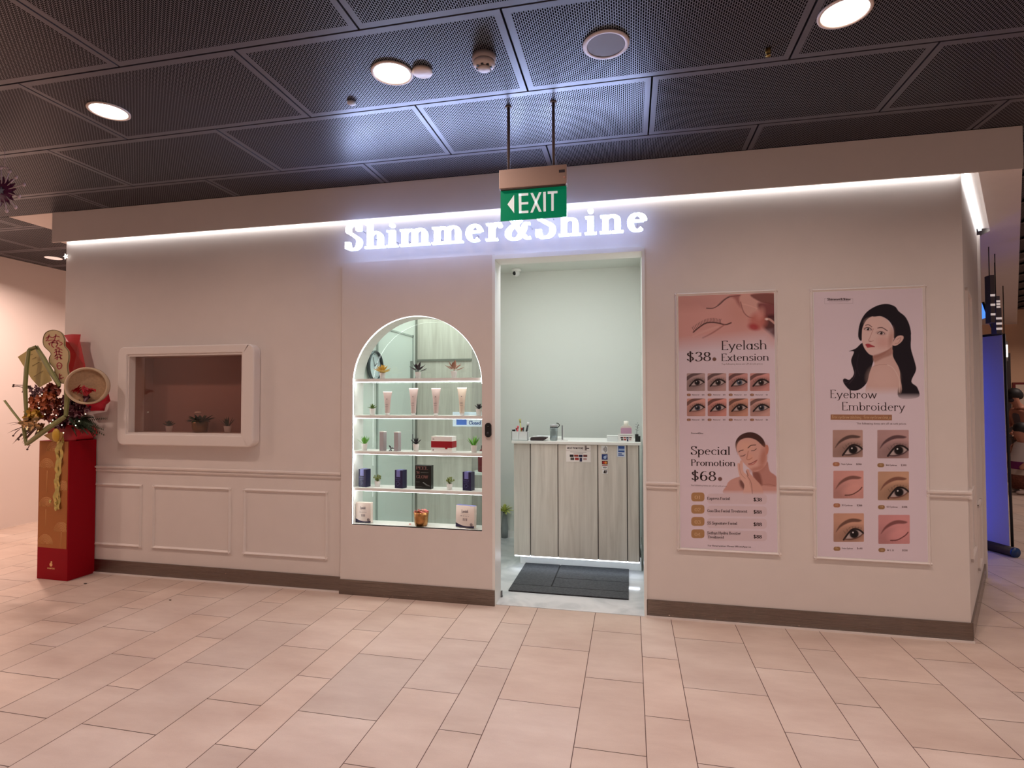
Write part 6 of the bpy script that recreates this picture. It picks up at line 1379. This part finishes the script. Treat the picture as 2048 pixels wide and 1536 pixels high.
for sy_ in (.16, -.16):
    for k in range(5):
        d = Vector((-.05, (k - 2) * .013, -.012 - .01 * (k % 2))) if k < 4 else Vector((-.025, -.035 * (1 if sy_ > 0 else -1), .01)); q = Vector((-.36, sy_, .91)); skinned('finger', [(tuple(q), .011, None), (tuple(q + d * .7), .009, 0), (tuple(q + d * 1.3 + Vector((0, 0, -.02))), .008, 1)], SKIN, t, 1)
mb = MB(); mb.ball((-.155, 0, 1.555), (.115, .10, .10), n=18, k=12); mb.ball((-.06, 0, 1.53), (.05, .05, .07)); mb.build('hair', HAIR, t)
mb = MB(); mb.ball((-.205, 0, 1.455), (.055, .06, .045), n=14, k=10); mb.build('face_mask', mat('mask_dark', (40, 30, 36), .6), t)
mb = MB(); [mb.ball((-.262, s_ * .03, 1.512), (.006, .012, .006)) for s_ in (-1, 1)]; mb.build('eyes', BLACKM, t); MB().ball((-.268, 0, 1.49), (.012, .011, .014)).build('nose', SKIN, t)
skinned('sleeveless_top', [((0, 0, .93), (.137, .158), None), ((.0, 0, 1.05), (.122, .152), 0), ((-.04, 0, 1.21), (.122, .178), 1), ((-.06, 0, 1.29), (.09, .12), 2)], mat('top_grey', (96, 88, 92), .8), t)
skinned('trousers', [((0, 0, .90), (.14, .162), None), ((0, .09, .78), .105, 0), ((-.02, .1, .48), .09, 1), ((.02, .1, .20), .075, 2), ((0, -.09, .78), .105, 0), ((.0, -.1, .48), .09, 4), ((.04, -.1, .20), .075, 5)], mat('trouser_grey', (92, 84, 80), .85), t)
for s_, x_ in ((.1, 0), (-.1, .02)): MB().ball((x_ - .06, s_, .04), (.13, .05, .04)).build('shoe', mat('shoe_pale', (196, 176, 166), .6), t)
tb = thing('handbag', (f.x - .40, f.y - .02, .52), 'black tote bag held in front of the person at the right edge', 'bag'); MB().box((-.10, -.06, 0), (.10, .06, .34)).build('bag', mat('bag_black', (20, 20, 26), .6), tb, bevel=.02); MB().tube([(-.05, 0, .34), (-.03, 0, .41), (.03, 0, .41), (.05, 0, .34)], .006).build('strap', BLACKM, tb)
f2 = atz(2068, 987, 0)
t = thing('person', (f2.x, f2.y, 0), 'crouching person in layered white, purple and brown clothing at the right edge', 'person', rz=R_(10))
skinned('body', [((0.05, 0, .32), (.17, .18), None), ((.02, 0, .52), (.15, .18), 0), ((-.08, 0, .72), (.12, .18), 1), ((-.15, 0, .84), .06, 2), ((-.20, 0, .93), (.085, .08), 3), ((-.22, 0, 1.0), .08, 4), ((-.12, .19, .72), .05, 2), ((-.22, .2, .52), .042, 6), ((-.34, .16, .40), .034, 7), ((-.12, -.19, .72), .05, 2), ((-.22, -.2, .52), .042, 9), ((-.34, -.16, .40), .034, 10),
                 ((-.22, .12, .42), .09, 0), ((-.10, .12, .09), .05, 12), ((-.24, .12, .045), .035, 13), ((-.22, -.12, .42), .09, 0), ((-.10, -.12, .09), .05, 15), ((-.24, -.12, .045), .035, 16)], SKIN, t)
mb = MB(); mb.ball((-.17, 0, 1.01), (.11, .10, .10), n=16, k=10); mb.build('hair', HAIR, t)
mb = MB(); mb.ball((-.30, 0, .97), (.012, .012, .014)); mb.build('nose', SKIN, t)
mb = MB(); mb.lathe([(.10, .86), (.20, .78), (.24, .62), (.285, .50)], c=(-.02, 0, 0), n=24, caps=False); mb.build('white_top', mat('cloth_white', (206, 194, 188), .8), t)
mb = MB(); mb.lathe([(.285, .50), (.30, .46), (.305, .385)], c=(-.02, 0, 0), n=24, caps=False); mb.build('purple_band', mat('cloth_purple', (110, 24, 90), .7), t)
mb = MB(); mb.lathe([(.305, .385), (.31, .30)], c=(-.02, 0, 0), n=24, caps=False); mb.build('cream_band', mat('cloth_cream', (190, 172, 158), .8), t)
mb = MB(); mb.lathe([(.31, .30), (.315, .2), (.26, .10), (.22, .07)], c=(-.02, 0, 0), n=24, caps=False); mb.build('brown_skirt', mat('cloth_brown', (112, 62, 46), .8, noise=.4, nscale=40), t)
for s_ in (.12, -.12): MB().ball((-.24, s_, .035), (.13, .05, .035)).build('shoe', mat('shoe_pale', (196, 176, 166), .6), t)
